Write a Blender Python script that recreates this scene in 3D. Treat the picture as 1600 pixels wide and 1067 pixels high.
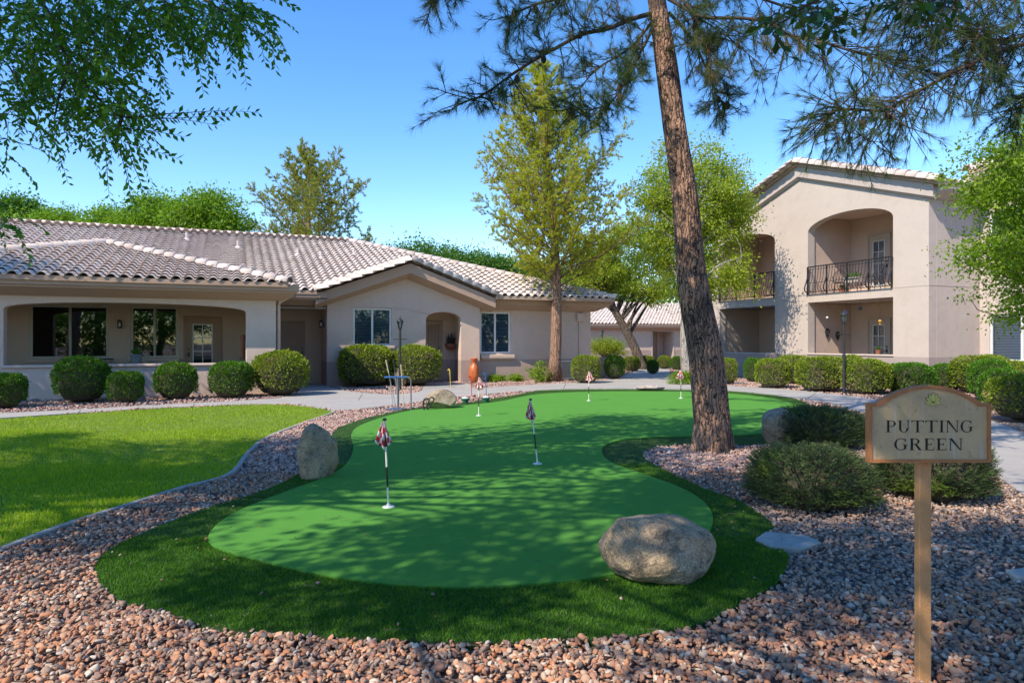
import bpy, bmesh, math, random
import numpy as np
from mathutils import Vector, Matrix, geometry
for o in list(bpy.data.objects): bpy.data.objects.remove(o)
SC = bpy.context.scene
COL = SC.collection
R = math.radians
# ---------------------------------------------------------------- camera, sky, sun
F = 1067.0; EYE = 1.45; CY = 533.5
cd = bpy.data.cameras.new('camera'); cam = bpy.data.objects.new('camera', cd); COL.objects.link(cam)
cam.location = (0, 0, EYE); cam.rotation_euler = (R(90), 0, 0)
cd.sensor_width = 36.0; cd.lens = 24.0; cd.clip_start = .05; cd.clip_end = 3000
SC.camera = cam
SUN_EL = 45.0; SUN_AZ = R(225.5)           # clockwise from +Y
sv = Vector((math.sin(SUN_AZ)*math.cos(R(SUN_EL)), math.cos(SUN_AZ)*math.cos(R(SUN_EL)), math.sin(R(SUN_EL))))
w = bpy.data.worlds.new('World'); SC.world = w; w.use_nodes = True
nt = w.node_tree; bg = nt.nodes['Background']
sky = nt.nodes.new('ShaderNodeTexSky'); sky.sky_type = 'NISHITA'; sky.sun_disc = False
sky.sun_elevation = R(SUN_EL); sky.sun_rotation = SUN_AZ
sky.air_density = 1.15; sky.dust_density = .05; sky.ozone_density = 2.2; sky.altitude = 900
hs = nt.nodes.new('ShaderNodeHueSaturation'); hs.inputs['Saturation'].default_value = 1.30; hs.inputs['Hue'].default_value = .507; hs.inputs['Value'].default_value = .90; nt.links.new(sky.outputs[0], hs.inputs['Color'])
nt.links.new(hs.outputs[0], bg.inputs[0]); bg.inputs[1].default_value = .15
sl = bpy.data.lights.new('sun', 'SUN'); sun = bpy.data.objects.new('sun', sl); COL.objects.link(sun)
sl.energy = 2.95; sl.angle = R(.45); sl.color = (1, .90, .74)
sun.rotation_euler = (-sv).to_track_quat('-Z', 'Y').to_euler(); sun.location = sv*60
SC.view_settings.view_transform = 'Standard'; SC.view_settings.look = 'None'
SC.view_settings.exposure = 1.12; SC.view_settings.gamma = 1
SC.render.engine = 'CYCLES'
SC.cycles.max_bounces = 6; SC.cycles.transparent_max_bounces = 12
# ---------------------------------------------------------------- helpers
rng = np.random.default_rng(7)
random.seed(7)
def G(px, py):                                        # photo pixel on the ground -> world
    Y = F*EYE/(py-CY); return ((px-800)/F*Y, Y)
def PD(px, py, Y): return ((px-800)/F*Y, Y, EYE+(CY-py)/F*Y)
def tag(o, label=None, cat=None, group=None, kind=None):
    if label: o['label'] = label
    if cat: o['category'] = cat
    if group: o['group'] = group
    if kind: o['kind'] = kind
    return o
def empty(name, loc, rz=0, label=None, cat=None, group=None):
    o = bpy.data.objects.new(name, None); COL.objects.link(o)
    o.location = loc if len(loc) == 3 else (loc[0], loc[1], 0); o.rotation_euler = (0, 0, rz); o.empty_display_size = .1
    return tag(o, label, cat, group)
def link(name, me, mat=None, parent=None):
    if mat is not None and not me.materials: me.materials.append(mat)
    o = bpy.data.objects.new(name, me); COL.objects.link(o)
    if parent is not None: o.parent = parent
    return o
def copy_tree(o, parent=None):
    c = o.copy(); COL.objects.link(c); c.parent = parent
    for ch in list(o.children): copy_tree(ch, c)
    return c
class Geo:
    def __init__(s): s.v = []; s.f = []
    def add(s, vs, fs):
        n = len(s.v); s.v += [tuple(p) for p in vs]; s.f += [tuple(i+n for i in f) for f in fs]
    def box(s, x0, y0, z0, x1, y1, z1):
        s.add([(x0,y0,z0),(x1,y0,z0),(x1,y1,z0),(x0,y1,z0),(x0,y0,z1),(x1,y0,z1),(x1,y1,z1),(x0,y1,z1)],
              [(3,2,1,0),(4,5,6,7),(0,1,5,4),(1,2,6,5),(2,3,7,6),(3,0,4,7)]); return s
    def obox(s, c, ax, ay, az):                        # oriented box: centre, half-axis vectors
        c, ax, ay, az = map(Vector, (c, ax, ay, az)); vs = []
        for k in (-1, 1):
            for i, j in ((-1,-1),(1,-1),(1,1),(-1,1)): vs.append(c+ax*i+ay*j+az*k)
        s.add(vs, [(3,2,1,0),(4,5,6,7),(0,1,5,4),(1,2,6,5),(2,3,7,6),(3,0,4,7)]); return s
    def slab(s, poly, d, tf):                          # poly [(p,q)] extruded by depth d through tf(p,q,e)
        n = len(poly); tri = geometry.tessellate_polygon([[Vector((p[0], p[1], 0)) for p in poly]])
        vs = [tf(p[0], p[1], 0) for p in poly]+[tf(p[0], p[1], d) for p in poly]
        fs = [tuple(t) for t in tri]+[tuple(i+n for i in reversed(t)) for t in tri]
        fs += [(i, (i+1) % n, n+(i+1) % n, n+i) for i in range(n)]
        s.add(vs, fs); return s
    def tube(s, pts, rad, n=8, cap=True):
        pts = [Vector(p) for p in pts]
        if not hasattr(rad, '__len__'): rad = [rad]*len(pts)
        vs = []; up = Vector((.13, .21, 1)).normalized()
        for i, p in enumerate(pts):
            d = (pts[min(i+1, len(pts)-1)]-pts[max(i-1, 0)])
            d = d.normalized() if d.length > 1e-9 else Vector((0, 0, 1))
            a = d.cross(up)
            if a.length < .05: a = d.cross(Vector((1, .1, 0)))
            a.normalize(); b = d.cross(a)
            for k in range(n):
                t = 2*math.pi*k/n; vs.append(p+(a*math.cos(t)+b*math.sin(t))*rad[i])
        fs = [(i*n+k, i*n+(k+1) % n, (i+1)*n+(k+1) % n, (i+1)*n+k) for i in range(len(pts)-1) for k in range(n)]
        if cap: fs += [tuple(reversed(range(n))), tuple(range((len(pts)-1)*n, len(pts)*n))]
        s.add(vs, fs); return s
    def lathe(s, prof, c=(0, 0, 0), n=20):
        vs = []
        for r, z in prof:
            for k in range(n):
                t = 2*math.pi*k/n; vs.append((c[0]+r*math.cos(t), c[1]+r*math.sin(t), c[2]+z))
        m = len(prof)
        fs = [(i*n+k, i*n+(k+1) % n, (i+1)*n+(k+1) % n, (i+1)*n+k) for i in range(m-1) for k in range(n)]
        fs += [tuple(reversed(range(n))), tuple(range((m-1)*n, m*n))]
        s.add(vs, fs); return s
    def build(s, name, mat, parent=None, smooth=False, bevel=0, seg=2):
        me = bpy.data.meshes.new(name); me.from_pydata(s.v, [], s.f)
        bm = bmesh.new(); bm.from_mesh(me)
        if bevel: bmesh.ops.remove_doubles(bm, verts=bm.verts, dist=1e-5)
        bmesh.ops.recalc_face_normals(bm, faces=bm.faces); bm.to_mesh(me); bm.free()
        if smooth:
            me.polygons.foreach_set('use_smooth', [True]*len(me.polygons))
        o = link(name, me, mat, parent)
        if bevel:
            m = o.modifiers.new('bevel', 'BEVEL'); m.width = bevel; m.segments = seg; m.limit_method = 'ANGLE'; m.angle_limit = R(40)
        return o
def np_mesh(name, V, Fc):
    V = np.asarray(V, np.float32); Fc = np.asarray(Fc, np.int32); k = Fc.shape[1]
    me = bpy.data.meshes.new(name)
    me.vertices.add(len(V)); me.vertices.foreach_set('co', V.ravel())
    me.loops.add(Fc.size); me.loops.foreach_set('vertex_index', Fc.ravel())
    me.polygons.add(len(Fc)); me.polygons.foreach_set('loop_start', np.arange(0, Fc.size, k, dtype=np.int32))
    me.update(calc_edges=True)
    return me
def unit(A): return A/np.maximum(np.linalg.norm(A, axis=1, keepdims=True), 1e-9)
def rdirs(n, r=None):
    r = r or rng; return unit(r.normal(size=(n, 3)))
def leaf_arrays(P, D, L, wr=.45, r=None):
    """diamond leaves: P base, D axis, L length"""
    r = r or rng; n = len(P); D = unit(D); S = unit(np.cross(D, rdirs(n, r))); L = L[:, None]; Nn = np.cross(D, S)
    tip = P+D*L; mid = P+D*L*.5-Nn*L*.06
    V = np.stack([P, mid+S*L*wr*.5, tip, mid-S*L*wr*.5], 1).reshape(-1, 3)
    Fc = np.arange(4*n).reshape(-1, 4)
    return V, Fc
def needle_arrays(P, D, L, wd, r=None):
    r = r or rng; n = len(P); D = unit(D); S = unit(np.cross(D, rdirs(n, r)))*wd/2
    V = np.stack([P-S, P+S, P+D*L[:, None]], 1).reshape(-1, 3)
    return V, np.arange(3*n).reshape(-1, 3)
def pts_in(poly, X, Y):
    ins = np.zeros(len(X), bool); n = len(poly)
    for i in range(n):
        x0, y0 = poly[i]; x1, y1 = poly[(i+1) % n]
        if y0 == y1: continue
        c = ((y0 > Y) != (y1 > Y)) & (X < (x1-x0)*(Y-y0)/(y1-y0)+x0); ins ^= c
    return ins
def catmull(P, m=6, closed=True):
    out = []; n = len(P)
    rngi = range(n) if closed else range(n-1)
    for i in rngi:
        if closed: p = [P[(i+k-1) % n] for k in range(4)]
        else: p = [P[max(0, min(n-1, i+k-1))] for k in range(4)]
        for j in range(m):
            t = j/m; a = []
            for d in range(len(P[0])):
                p0, p1, p2, p3 = (q[d] for q in p)
                a.append(.5*(2*p1+(p2-p0)*t+(2*p0-5*p1+4*p2-p3)*t*t+(3*p1-p0-3*p2+p3)*t**3))
            out.append(tuple(a))
    if not closed: out.append(tuple(P[-1]))
    return out
# ---------------------------------------------------------------- materials
def newmat(name):
    m = bpy.data.materials.new(name); m.use_nodes = True; return m, m.node_tree, m.node_tree.nodes['Principled BSDF']
def ramp(nt, stops, fac, interp='LINEAR'):
    r = nt.nodes.new('ShaderNodeValToRGB'); cr = r.color_ramp; cr.interpolation = interp
    while len(cr.elements) < len(stops): cr.elements.new(.5)
    for e, (p, c) in zip(cr.elements, stops): e.position = p; e.color = (*c, 1)
    nt.links.new(fac, r.inputs[0]); return r.outputs[0]
def texco(nt, scale=(1, 1, 1), kind='Object'):
    t = nt.nodes.new('ShaderNodeTexCoord'); mp = nt.nodes.new('ShaderNodeMapping'); mp.inputs['Scale'].default_value = scale
    nt.links.new(t.outputs[kind], mp.inputs[0]); return mp.outputs[0]
def noise(nt, vec, scale, detail=4, rough=.55, out=0):
    n = nt.nodes.new('ShaderNodeTexNoise'); n.inputs['Scale'].default_value = scale; n.inputs['Detail'].default_value = detail
    n.inputs['Roughness'].default_value = rough; nt.links.new(vec, n.inputs['Vector']); return n.outputs[out]
def mixc(nt, fac, a, b, mode='MIX'):
    m = nt.nodes.new('ShaderNodeMix'); m.data_type = 'RGBA'; m.blend_type = mode
    for s, v in ((m.inputs[0], fac), (m.inputs[6], a), (m.inputs[7], b)):
        if isinstance(v, (int, float)): s.default_value = v
        elif isinstance(v, tuple): s.default_value = (*v, 1)
        else: nt.links.new(v, s)
    return m.outputs[2]
def math_n(nt, op, a, b=0.0, clamp=False):
    m = nt.nodes.new('ShaderNodeMath'); m.operation = op; m.use_clamp = clamp
    for s, v in ((m.inputs[0], a), (m.inputs[1], b)):
        if isinstance(v, (int, float)): s.default_value = v
        else: nt.links.new(v, s)
    return m.outputs[0]
def bump(nt, bs, h, strength=.3, dist=.01):
    b = nt.nodes.new('ShaderNodeBump'); b.inputs['Strength'].default_value = strength; b.inputs['Distance'].default_value = dist
    nt.links.new(h, b.inputs['Height']); nt.links.new(b.outputs[0], bs.inputs['Normal']); return b
def simple(name, c1, c2=None, scale=4, rough=.7, bs=0, bscale=60, metal=0, spec=.35, stretch=(1, 1, 1)):
    m, nt, p = newmat(name); v = texco(nt, stretch)
    c2 = c2 or tuple(x*.8 for x in c1)
    nt.links.new(ramp(nt, [(.3, c1), (.7, c2)], noise(nt, v, scale, 6, .65)), p.inputs['Base Color'])
    p.inputs['Roughness'].default_value = rough; p.inputs['Metallic'].default_value = metal; p.inputs['Specular IOR Level'].default_value = spec
    if bs: bump(nt, p, noise(nt, v, bscale, 5, .6), bs, .01)
    return m
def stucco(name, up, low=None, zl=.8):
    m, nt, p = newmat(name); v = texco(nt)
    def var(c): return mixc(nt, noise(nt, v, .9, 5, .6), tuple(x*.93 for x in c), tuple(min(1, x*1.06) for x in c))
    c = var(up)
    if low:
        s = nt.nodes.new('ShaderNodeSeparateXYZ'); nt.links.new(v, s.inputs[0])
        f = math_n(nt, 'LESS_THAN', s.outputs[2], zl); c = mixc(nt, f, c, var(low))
    st = noise(nt, texco(nt, (2.5, 2.5, .25)), 1.4, 5, .7)         # faint rain streaks
    c = mixc(nt, math_n(nt, 'MULTIPLY', ramp(nt, [(.55, (0, 0, 0)), (.8, (1, 1, 1))], st), .18), c, tuple(x*.6 for x in up))
    dn = math_n(nt, 'ADD', math_n(nt, 'MULTIPLY', noise(nt, v, 2.2, 6, .7), 1.0), math_n(nt, 'MULTIPLY', noise(nt, v, .35, 2), .5))
    c = mixc(nt, ramp(nt, [(.72, (0, 0, 0)), (.95, (.28, .28, .28))], dn), c, tuple(x*.72 for x in up))
    nt.links.new(c, p.inputs['Base Color']); p.inputs['Roughness'].default_value = .93; p.inputs['Specular IOR Level'].default_value = .15
    h = math_n(nt, 'ADD', noise(nt, v, 70, 4, .7), math_n(nt, 'MULTIPLY', noise(nt, v, 3, 3, .5), 4.0))
    bump(nt, p, h, .35, .008); return m
def leafmat(name, cols, trans=.35, rough=.45, spec=.3, clump=.9, dry=None):
    m, nt, p = newmat(name)
    g = nt.nodes.new('ShaderNodeNewGeometry'); v = texco(nt)
    fac = math_n(nt, 'ADD', math_n(nt, 'MULTIPLY', g.outputs['Random Per Island'], .6), math_n(nt, 'MULTIPLY', noise(nt, v, clump, 3, .6), .45))
    n = len(cols); c = ramp(nt, [(.15+.7*i/(n-1), k) for i, k in enumerate(cols)], fac)
    if dry:
        dm = ramp(nt, [(.56, (0, 0, 0)), (.66, (1, 1, 1))], noise(nt, v, dry[1], 3, .6)); c = mixc(nt, math_n(nt, 'MULTIPLY', dm, dry[2]), c, dry[0])
    nt.links.new(c, p.inputs['Base Color']); p.inputs['Roughness'].default_value = rough; p.inputs['Specular IOR Level'].default_value = spec
    t = nt.nodes.new('ShaderNodeBsdfTranslucent'); nt.links.new(mixc(nt, 1.0, c, (1.6, 1.5, .7), 'MULTIPLY'), t.inputs[0])
    mx = nt.nodes.new('ShaderNodeMixShader'); mx.inputs[0].default_value = trans
    nt.links.new(p.outputs[0], mx.inputs[1]); nt.links.new(t.outputs[0], mx.inputs[2])
    nt.links.new(mx.outputs[0], nt.nodes['Material Output'].inputs[0]); return m
def tile_mat(name, cols):
    m, nt, p = newmat(name)
    uv = nt.nodes.new('ShaderNodeUVMap'); uv.uv_map = 'UVMap'
    fl = nt.nodes.new('ShaderNodeVectorMath'); fl.operation = 'FLOOR'; nt.links.new(uv.outputs[0], fl.inputs[0])
    wn = nt.nodes.new('ShaderNodeTexWhiteNoise'); wn.noise_dimensions = '2D'; nt.links.new(fl.outputs[0], wn.inputs[0])
    n = len(cols); c = ramp(nt, [(i/(n-1), k) for i, k in enumerate(cols)], wn.outputs[0])
    v = texco(nt); c = mixc(nt, math_n(nt, 'MULTIPLY', noise(nt, v, 14, 5, .7), .3), c, (.36, .31, .29))
    nt.links.new(c, p.inputs['Base Color']); p.inputs['Roughness'].default_value = .75; p.inputs['Specular IOR Level'].default_value = .3
    bump(nt, p, noise(nt, v, 50, 3), .2, .005); return m
def stone_mat(name, stops):
    m, nt, p = newmat(name)
    g = nt.nodes.new('ShaderNodeNewGeometry'); c = ramp(nt, stops, g.outputs['Random Per Island'])
    v = texco(nt); c = mixc(nt, .55, c, mixc(nt, noise(nt, v, 45, 4, .7), (.25, .25, .25), (1.5, 1.45, 1.4)), 'MULTIPLY')
    hv = nt.nodes.new('ShaderNodeHueSaturation'); hv.inputs['Saturation'].default_value = 1.12; nt.links.new(c, hv.inputs['Color']); c = hv.outputs[0]
    d = ramp(nt, [(.5, (0, 0, 0)), (.72, (1, 1, 1))], noise(nt, v, .7, 3, .6)); c = mixc(nt, math_n(nt, 'MULTIPLY', d, .3), c, (.16, .13, .13))
    nt.links.new(c, p.inputs['Base Color']); p.inputs['Roughness'].default_value = .8; p.inputs['Specular IOR Level'].default_value = .3
    bump(nt, p, noise(nt, v, 160, 3), .3, .004); return m
def rock_mat(name, a, b, c3):
    m, nt, p = newmat(name); v = texco(nt)
    c = ramp(nt, [(.36, a), (.5, b), (.62, c3)], noise(nt, v, 2.6, 7, .7))
    c = mixc(nt, ramp(nt, [(.52, (0, 0, 0)), (.62, (.7, .7, .7))], noise(nt, v, 7, 6, .75)), c, tuple(x*.45 for x in a))
    sp = ramp(nt, [(.38, (.35, .33, .3)), (.5, (1, 1, 1)), (.64, (1.3, 1.3, 1.25))], noise(nt, v, 90, 3, .8)); c = mixc(nt, .75, c, sp, 'MULTIPLY')
    vo = nt.nodes.new('ShaderNodeTexVoronoi'); vo.feature = 'DISTANCE_TO_EDGE'; vo.inputs['Scale'].default_value = 2.6
    nt.links.new(mixc(nt, .3, v, noise(nt, v, 4, 4, .6, 1)), vo.inputs['Vector'])
    cr = ramp(nt, [(0, (.35, .3, .27)), (.012, (1, 1, 1))], vo.outputs[0]); c = mixc(nt, .6, c, cr, 'MULTIPLY')
    nt.links.new(c, p.inputs['Base Color']); p.inputs['Roughness'].default_value = .85; p.inputs['Specular IOR Level'].default_value = .25
    h = math_n(nt, 'ADD', noise(nt, v, 28, 6, .7), math_n(nt, 'MULTIPLY', noise(nt, v, 120, 3), .4)); bump(nt, p, h, .7, .012); return m
def bark_mat(name, a, b, dark, scale=1.0, patch=None):
    m, nt, p = newmat(name); v = texco(nt, (1, 1, .06))
    vo = nt.nodes.new('ShaderNodeTexVoronoi'); vo.feature = 'DISTANCE_TO_EDGE'; vo.inputs['Scale'].default_value = 24*scale
    vv = mixc(nt, .12, v, noise(nt, texco(nt), 5, 4, .6, 1)); nt.links.new(vv, vo.inputs['Vector'])
    n1 = noise(nt, texco(nt, (1, 1, .3)), 22*scale, 6, .75)
    c = ramp(nt, [(.3, b), (.62, a)], n1)
    f = math_n(nt, 'ADD', math_n(nt, 'MULTIPLY', vo.outputs[0], -1.6), math_n(nt, 'MULTIPLY', n1, .75))
    c = mixc(nt, ramp(nt, [(.16, (0, 0, 0)), (.36, (1, 1, 1))], f), c, dark)
    if patch:
        pm = ramp(nt, [(.52, (0, 0, 0)), (.6, (1, 1, 1))], noise(nt, texco(nt, (1, 1, .8)), patch[1], 5, .65)); c = mixc(nt, math_n(nt, 'MULTIPLY', pm, .7), c, patch[0])
    nt.links.new(c, p.inputs['Base Color']); p.inputs['Roughness'].default_value = .92; p.inputs['Specular IOR Level'].default_value = .15
    bump(nt, p, math_n(nt, 'ADD', math_n(nt, 'MULTIPLY', f, -1.0), math_n(nt, 'MULTIPLY', n1, .6)), .9, .03/scale); return m
def glass(name, tint=(.80, .86, .9), base=.02):
    m, nt, p = newmat(name); nt.nodes.remove(p)
    t = nt.nodes.new('ShaderNodeBsdfTransparent'); t.inputs[0].default_value = (*tint, 1)
    g = nt.nodes.new('ShaderNodeBsdfGlossy'); g.inputs['Roughness'].default_value = .02; g.inputs[0].default_value = (.95, .97, 1, 1)
    fr = nt.nodes.new('ShaderNodeFresnel'); fr.inputs[0].default_value = 1.45
    v = texco(nt); b = nt.nodes.new('ShaderNodeBump'); b.inputs['Strength'].default_value = .12; b.inputs['Distance'].default_value = .01
    nt.links.new(noise(nt, v, 1.3, 2), b.inputs['Height']); nt.links.new(b.outputs[0], g.inputs['Normal'])
    mx = nt.nodes.new('ShaderNodeMixShader'); nt.links.new(math_n(nt, 'ADD', fr.outputs[0], base, True), mx.inputs[0])
    nt.links.new(t.outputs[0], mx.inputs[1]); nt.links.new(g.outputs[0], mx.inputs[2])
    nt.links.new(mx.outputs[0], nt.nodes['Material Output'].inputs[0]); return m
MT = {}
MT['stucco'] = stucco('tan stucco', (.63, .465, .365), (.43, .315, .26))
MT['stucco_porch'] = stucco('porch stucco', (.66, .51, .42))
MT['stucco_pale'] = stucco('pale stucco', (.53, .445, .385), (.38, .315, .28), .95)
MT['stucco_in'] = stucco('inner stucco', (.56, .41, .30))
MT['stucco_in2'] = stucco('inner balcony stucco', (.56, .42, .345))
MT['trim'] = simple('brown trim', (.48, .325, .235), (.43, .29, .21), 2, .85, .2, 80)
MT['trim_pale'] = simple('pale cornice', (.50, .42, .375), (.45, .38, .34), 2, .85, .2, 80)
MT['door_tan'] = simple('tan door paint', (.40, .26, .17), (.35, .22, .145), 3, .5)
MT['door_pale'] = simple('pale door paint', (.47, .39, .33), (.43, .36, .30), 3, .5)
MT['screen'] = simple('screen door', (.42, .30, .20), (.36, .25, .16), 3, .6)
MT['tile'] = tile_mat('concrete tiles', [(.58, .465, .40), (.66, .545, .475), (.70, .59, .52), (.74, .64, .58), (.61, .49, .43)])
MT['white'] = simple('white vinyl', (.72, .71, .68), (.66, .65, .62), 3, .45)
MT['greenframe'] = simple('sage vinyl', (.48, .46, .36), (.42, .40, .31), 3, .5)
MT['blind'] = simple('blind slats', (.22, .25, .29), (.18, .21, .25), 2, .5)
MT['blind_dark'] = simple('dark blind slats', (.10, .10, .085), (.07, .07, .06), 2, .6)
MT['blind_white'] = simple('white blind slats', (.78, .78, .76), (.72, .72, .70), 2, .5)
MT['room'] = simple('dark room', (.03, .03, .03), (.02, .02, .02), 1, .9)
MT['glass'] = glass('window glass')
MT['glass_clear'] = glass('clear window glass', (.96, .97, .97), .0)
MT['glass_dark'] = glass('dark window glass', (.35, .37, .36), .10)
MT['black'] = simple('black metal', (.02, .022, .025), (.03, .03, .032), 8, .45, .15, 60, 0, .5)
MT['lampglass'] = glass('lantern glass', (.75, .8, .8), .12)
MT['concrete'] = simple('concrete', (.42, .39, .355), (.34, .315, .29), 1.3, .88, .35, 90)
MT['slabstone'] = simple('flat stone', (.42, .40, .36), (.30, .28, .25), 6, .88, .5, 40)
MT['iron'] = simple('wrought iron', (.018, .02, .026), (.03, .03, .035), 10, .5)
MT['pinkgravel'] = stone_mat('pink gravel', [(0, (.50, .31, .25)), (.25, (.40, .24, .19)), (.45, (.55, .39, .33)), (.65, (.33, .23, .21)), (.8, (.62, .5, .44)), (1, (.36, .30, .29))])
MT['gravel'] = stone_mat('crushed stone', [(0, (.48, .23, .14)), (.2, (.56, .32, .21)), (.36, (.36, .20, .15)), (.5, (.24, .18, .16)), (.62, (.60, .39, .27)), (.76, (.16, .135, .13)), (.86, (.50, .36, .27)), (1, (.64, .56, .48))])
MT['greygravel'] = stone_mat('grey crushed stone', [(0, (.48, .30, .21)), (.25, (.30, .24, .21)), (.45, (.52, .39, .31)), (.65, (.19, .165, .16)), (.85, (.54, .32, .21)), (1, (.64, .56, .49))])
MT['ground'] = simple('gravel bed', (.24, .17, .14), (.13, .10, .09), 30, .95, .9, 45)
MT['twig'] = simple('twigs', (.20, .145, .105), (.12, .085, .06), 20, .9)
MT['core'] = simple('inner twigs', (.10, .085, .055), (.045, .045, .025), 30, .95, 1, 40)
MT['rock_near'] = rock_mat('granite near', (.24, .20, .155), (.42, .30, .18), (.47, .38, .27))
MT['rock_tan'] = rock_mat('granite tan', (.26, .21, .15), (.36, .28, .19), (.44, .37, .28))
MT['rock_pink'] = rock_mat('pink rock', (.36, .29, .26), (.46, .38, .34), (.52, .45, .40))
MT['leaf_tree'] = leafmat('leafy crown', [(.03, .09, .012), (.07, .17, .02), (.13, .26, .03)], .4)
MT['leaf_ash'] = leafmat('yellow green crown', [(.15, .22, .02), (.27, .36, .03), (.42, .48, .06)], .5, clump=.6)
MT['leaf_far'] = leafmat('far tree crown', [(.07, .15, .012), (.14, .27, .018), (.26, .40, .03)], .45, clump=.5)
MT['leaf_right'] = leafmat('bright green crown', [(.09, .18, .014), (.19, .32, .022), (.33, .45, .04)], .5)
MT['leaf_over_shaded'] = leafmat('shade darkened overhead leaves', [(.015, .055, .012), (.03, .09, .015), (.05, .13, .02)], .2, .35, .4)  # shade put into the colour: darker than the hanging leaves
MT['leaf_hang'] = leafmat('hanging leaves', [(.03, .11, .012), (.06, .18, .018), (.12, .28, .03)], .5, .35, .4)
MT['needle'] = leafmat('pine needles', [(.03, .065, .022), (.055, .105, .03), (.11, .15, .045)], .3, .5, .3, dry=((.30, .20, .09), 1.1, .55))
MT['needle_y'] = leafmat('yellow pine needles', [(.26, .30, .03), (.38, .42, .04), (.52, .54, .07)], .5, .5, .25, dry=((.34, .25, .11), .8, .4))
MT['needle_o'] = leafmat('olive pine needles', [(.16, .20, .035), (.26, .29, .055), (.38, .38, .09)], .45, .5, .2)
MT['box_green'] = leafmat('clipped green leaves', [(.03, .10, .006), (.065, .18, .01), (.12, .26, .016)], .25, .45, .3, 2.2)
MT['box_olive'] = leafmat('clipped olive leaves', [(.09, .15, .012), (.18, .26, .018), (.29, .36, .035)], .25, .5, .25, 2.2, dry=((.30, .24, .13), 2.6, .8))
MT['rosemary'] = leafmat('rosemary needles', [(.04, .07, .03), (.075, .125, .045), (.13, .18, .05)], .2, .6, .2, 2.5, dry=((.16, .26, .02), 2.0, .8))
MT['lawn_base'] = simple('lawn soil', (.16, .22, .03), (.12, .17, .02), 8, .95, .6, 60)
MT['blade'] = leafmat('lawn blades', [(.14, .28, .010), (.26, .40, .014), (.42, .52, .04)], .35, .5, .25, .8)
MT['turf_base'] = simple('turf backing', (.02, .05, .012), (.03, .075, .015), 12, .95, .6, 80)
MT['turf'] = leafmat('turf blades', [(.02, .085, .008), (.055, .17, .010), (.13, .27, .014)], .25, .5, .25, 1.5)
MT['redpaint'] = simple('red cloth', (.5, .03, .03)); MT['ball'] = simple('golf ball', (.8, .8, .78), (.75, .75, .72), 5, .4)
def green_mat():
    m, nt, p = newmat('putting surface'); v = texco(nt)
    c = mixc(nt, noise(nt, v, 1.1, 5, .6), (.09, .27, .045), (.125, .33, .055))
    c = mixc(nt, math_n(nt, 'MULTIPLY', noise(nt, v, 220, 3, .8), .5), c, (.06, .20, .04))
    c = mixc(nt, math_n(nt, 'MULTIPLY', ramp(nt, [(.6, (0, 0, 0)), (.75, (1, 1, 1))], noise(nt, v, 5, 5, .7)), .25), c, (.20, .33, .07))
    nt.links.new(c, p.inputs['Base Color']); p.inputs['Roughness'].default_value = .9; p.inputs['Specular IOR Level'].default_value = .04
    bump(nt, p, math_n(nt, 'ADD', noise(nt, v, 320, 3, .8), math_n(nt, 'MULTIPLY', noise(nt, v, 6, 3), 1.5)), .5, .006); return m
MT['green'] = green_mat()
MT['pine_bark'] = bark_mat('pine bark', (.46, .27, .18), (.24, .15, .11), (.03, .022, .018), 1.0, ((.05, .04, .038), 1.5))
MT['pine_bark2'] = bark_mat('reddish pine bark', (.42, .26, .18), (.30, .17, .11), (.10, .06, .045), .8)
MT['bark_grey'] = bark_mat('grey bark', (.24, .19, .15), (.15, .11, .085), (.03, .025, .02), .9)
MT['bark_pale'] = bark_mat('pale bark', (.46, .42, .38), (.34, .30, .27), (.12, .10, .09), .7)
MT['branch'] = simple('branches', (.09, .065, .045), (.05, .038, .03), 20, .9, .4, 60)
MT['cone'] = simple('pine cone', (.09, .05, .03), (.05, .03, .02), 40, .8, .8, 80)
# ================================================================ GROUND
def outl(px, m=5, sm=True):
    p = [G(*q) for q in px]; return catmull(p, m) if sm else p
GREEN = outl([(325,850),(337,827),(368,806),(410,787),(460,768),(500,753),(532,737),(548,718),(552,700),(549,682),(560,669),(590,657),(630,646),(670,640),(720,636),(780,629),(830,619),(870,615.5),(930,613.5),(1000,613),(1080,614),(1150,617.5),(1205,624),(1240,633),(1252,645),(1244,662),(1215,676),(1160,683),(1090,684),(1030,686),(975,690),(946,699),(941,711),(952,724),(985,738),(1040,757),(1080,775),(1105,795),(1114,815),(1108,838),(1085,862),(1045,880),(1005,893),(957,905),(900,914),(830,920),(750,925),(680,924),(600,919),(520,908),(450,894),(390,878),(348,866)])
TURF = outl([(150,900),(152,882),(172,862),(210,842),(260,820),(330,795),(400,773),(464,745),(500,715),(513,690),(530,670),(568,656),(623,643),(662,637.5),(715,632),(800,619),(835,612),(870,609),(930,608),(1000,608),(1080,609),(1150,612),(1210,618),(1252,627),(1268,640),(1262,656),(1248,672),(1200,694),(1145,697),(1085,696),(1032,699),(1006,709),(1012,721),(1032,733),(1085,759),(1122,773),(1152,784),(1178,799),(1205,820),(1207,836),(1182,845),(1200,853),(1228,866),(1231,882),(1224,900),(1207,921),(1150,952),(1090,980),(1000,997),(900,1005),(750,1009),(600,1004),(525,1000),(394,991),(315,981),(255,962),(205,950),(166,928)])
LAWN = outl([(-220,672),(0,656),(219,641.5),(394,633.5),(464,635),(521,645),(481,659),(420,683),(389,707),(359,742),(284,764),(210,788),(153,806),(87,828),(0,862),(-150,930),(-700,1050),(-900,800),(-700,720)])
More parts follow.
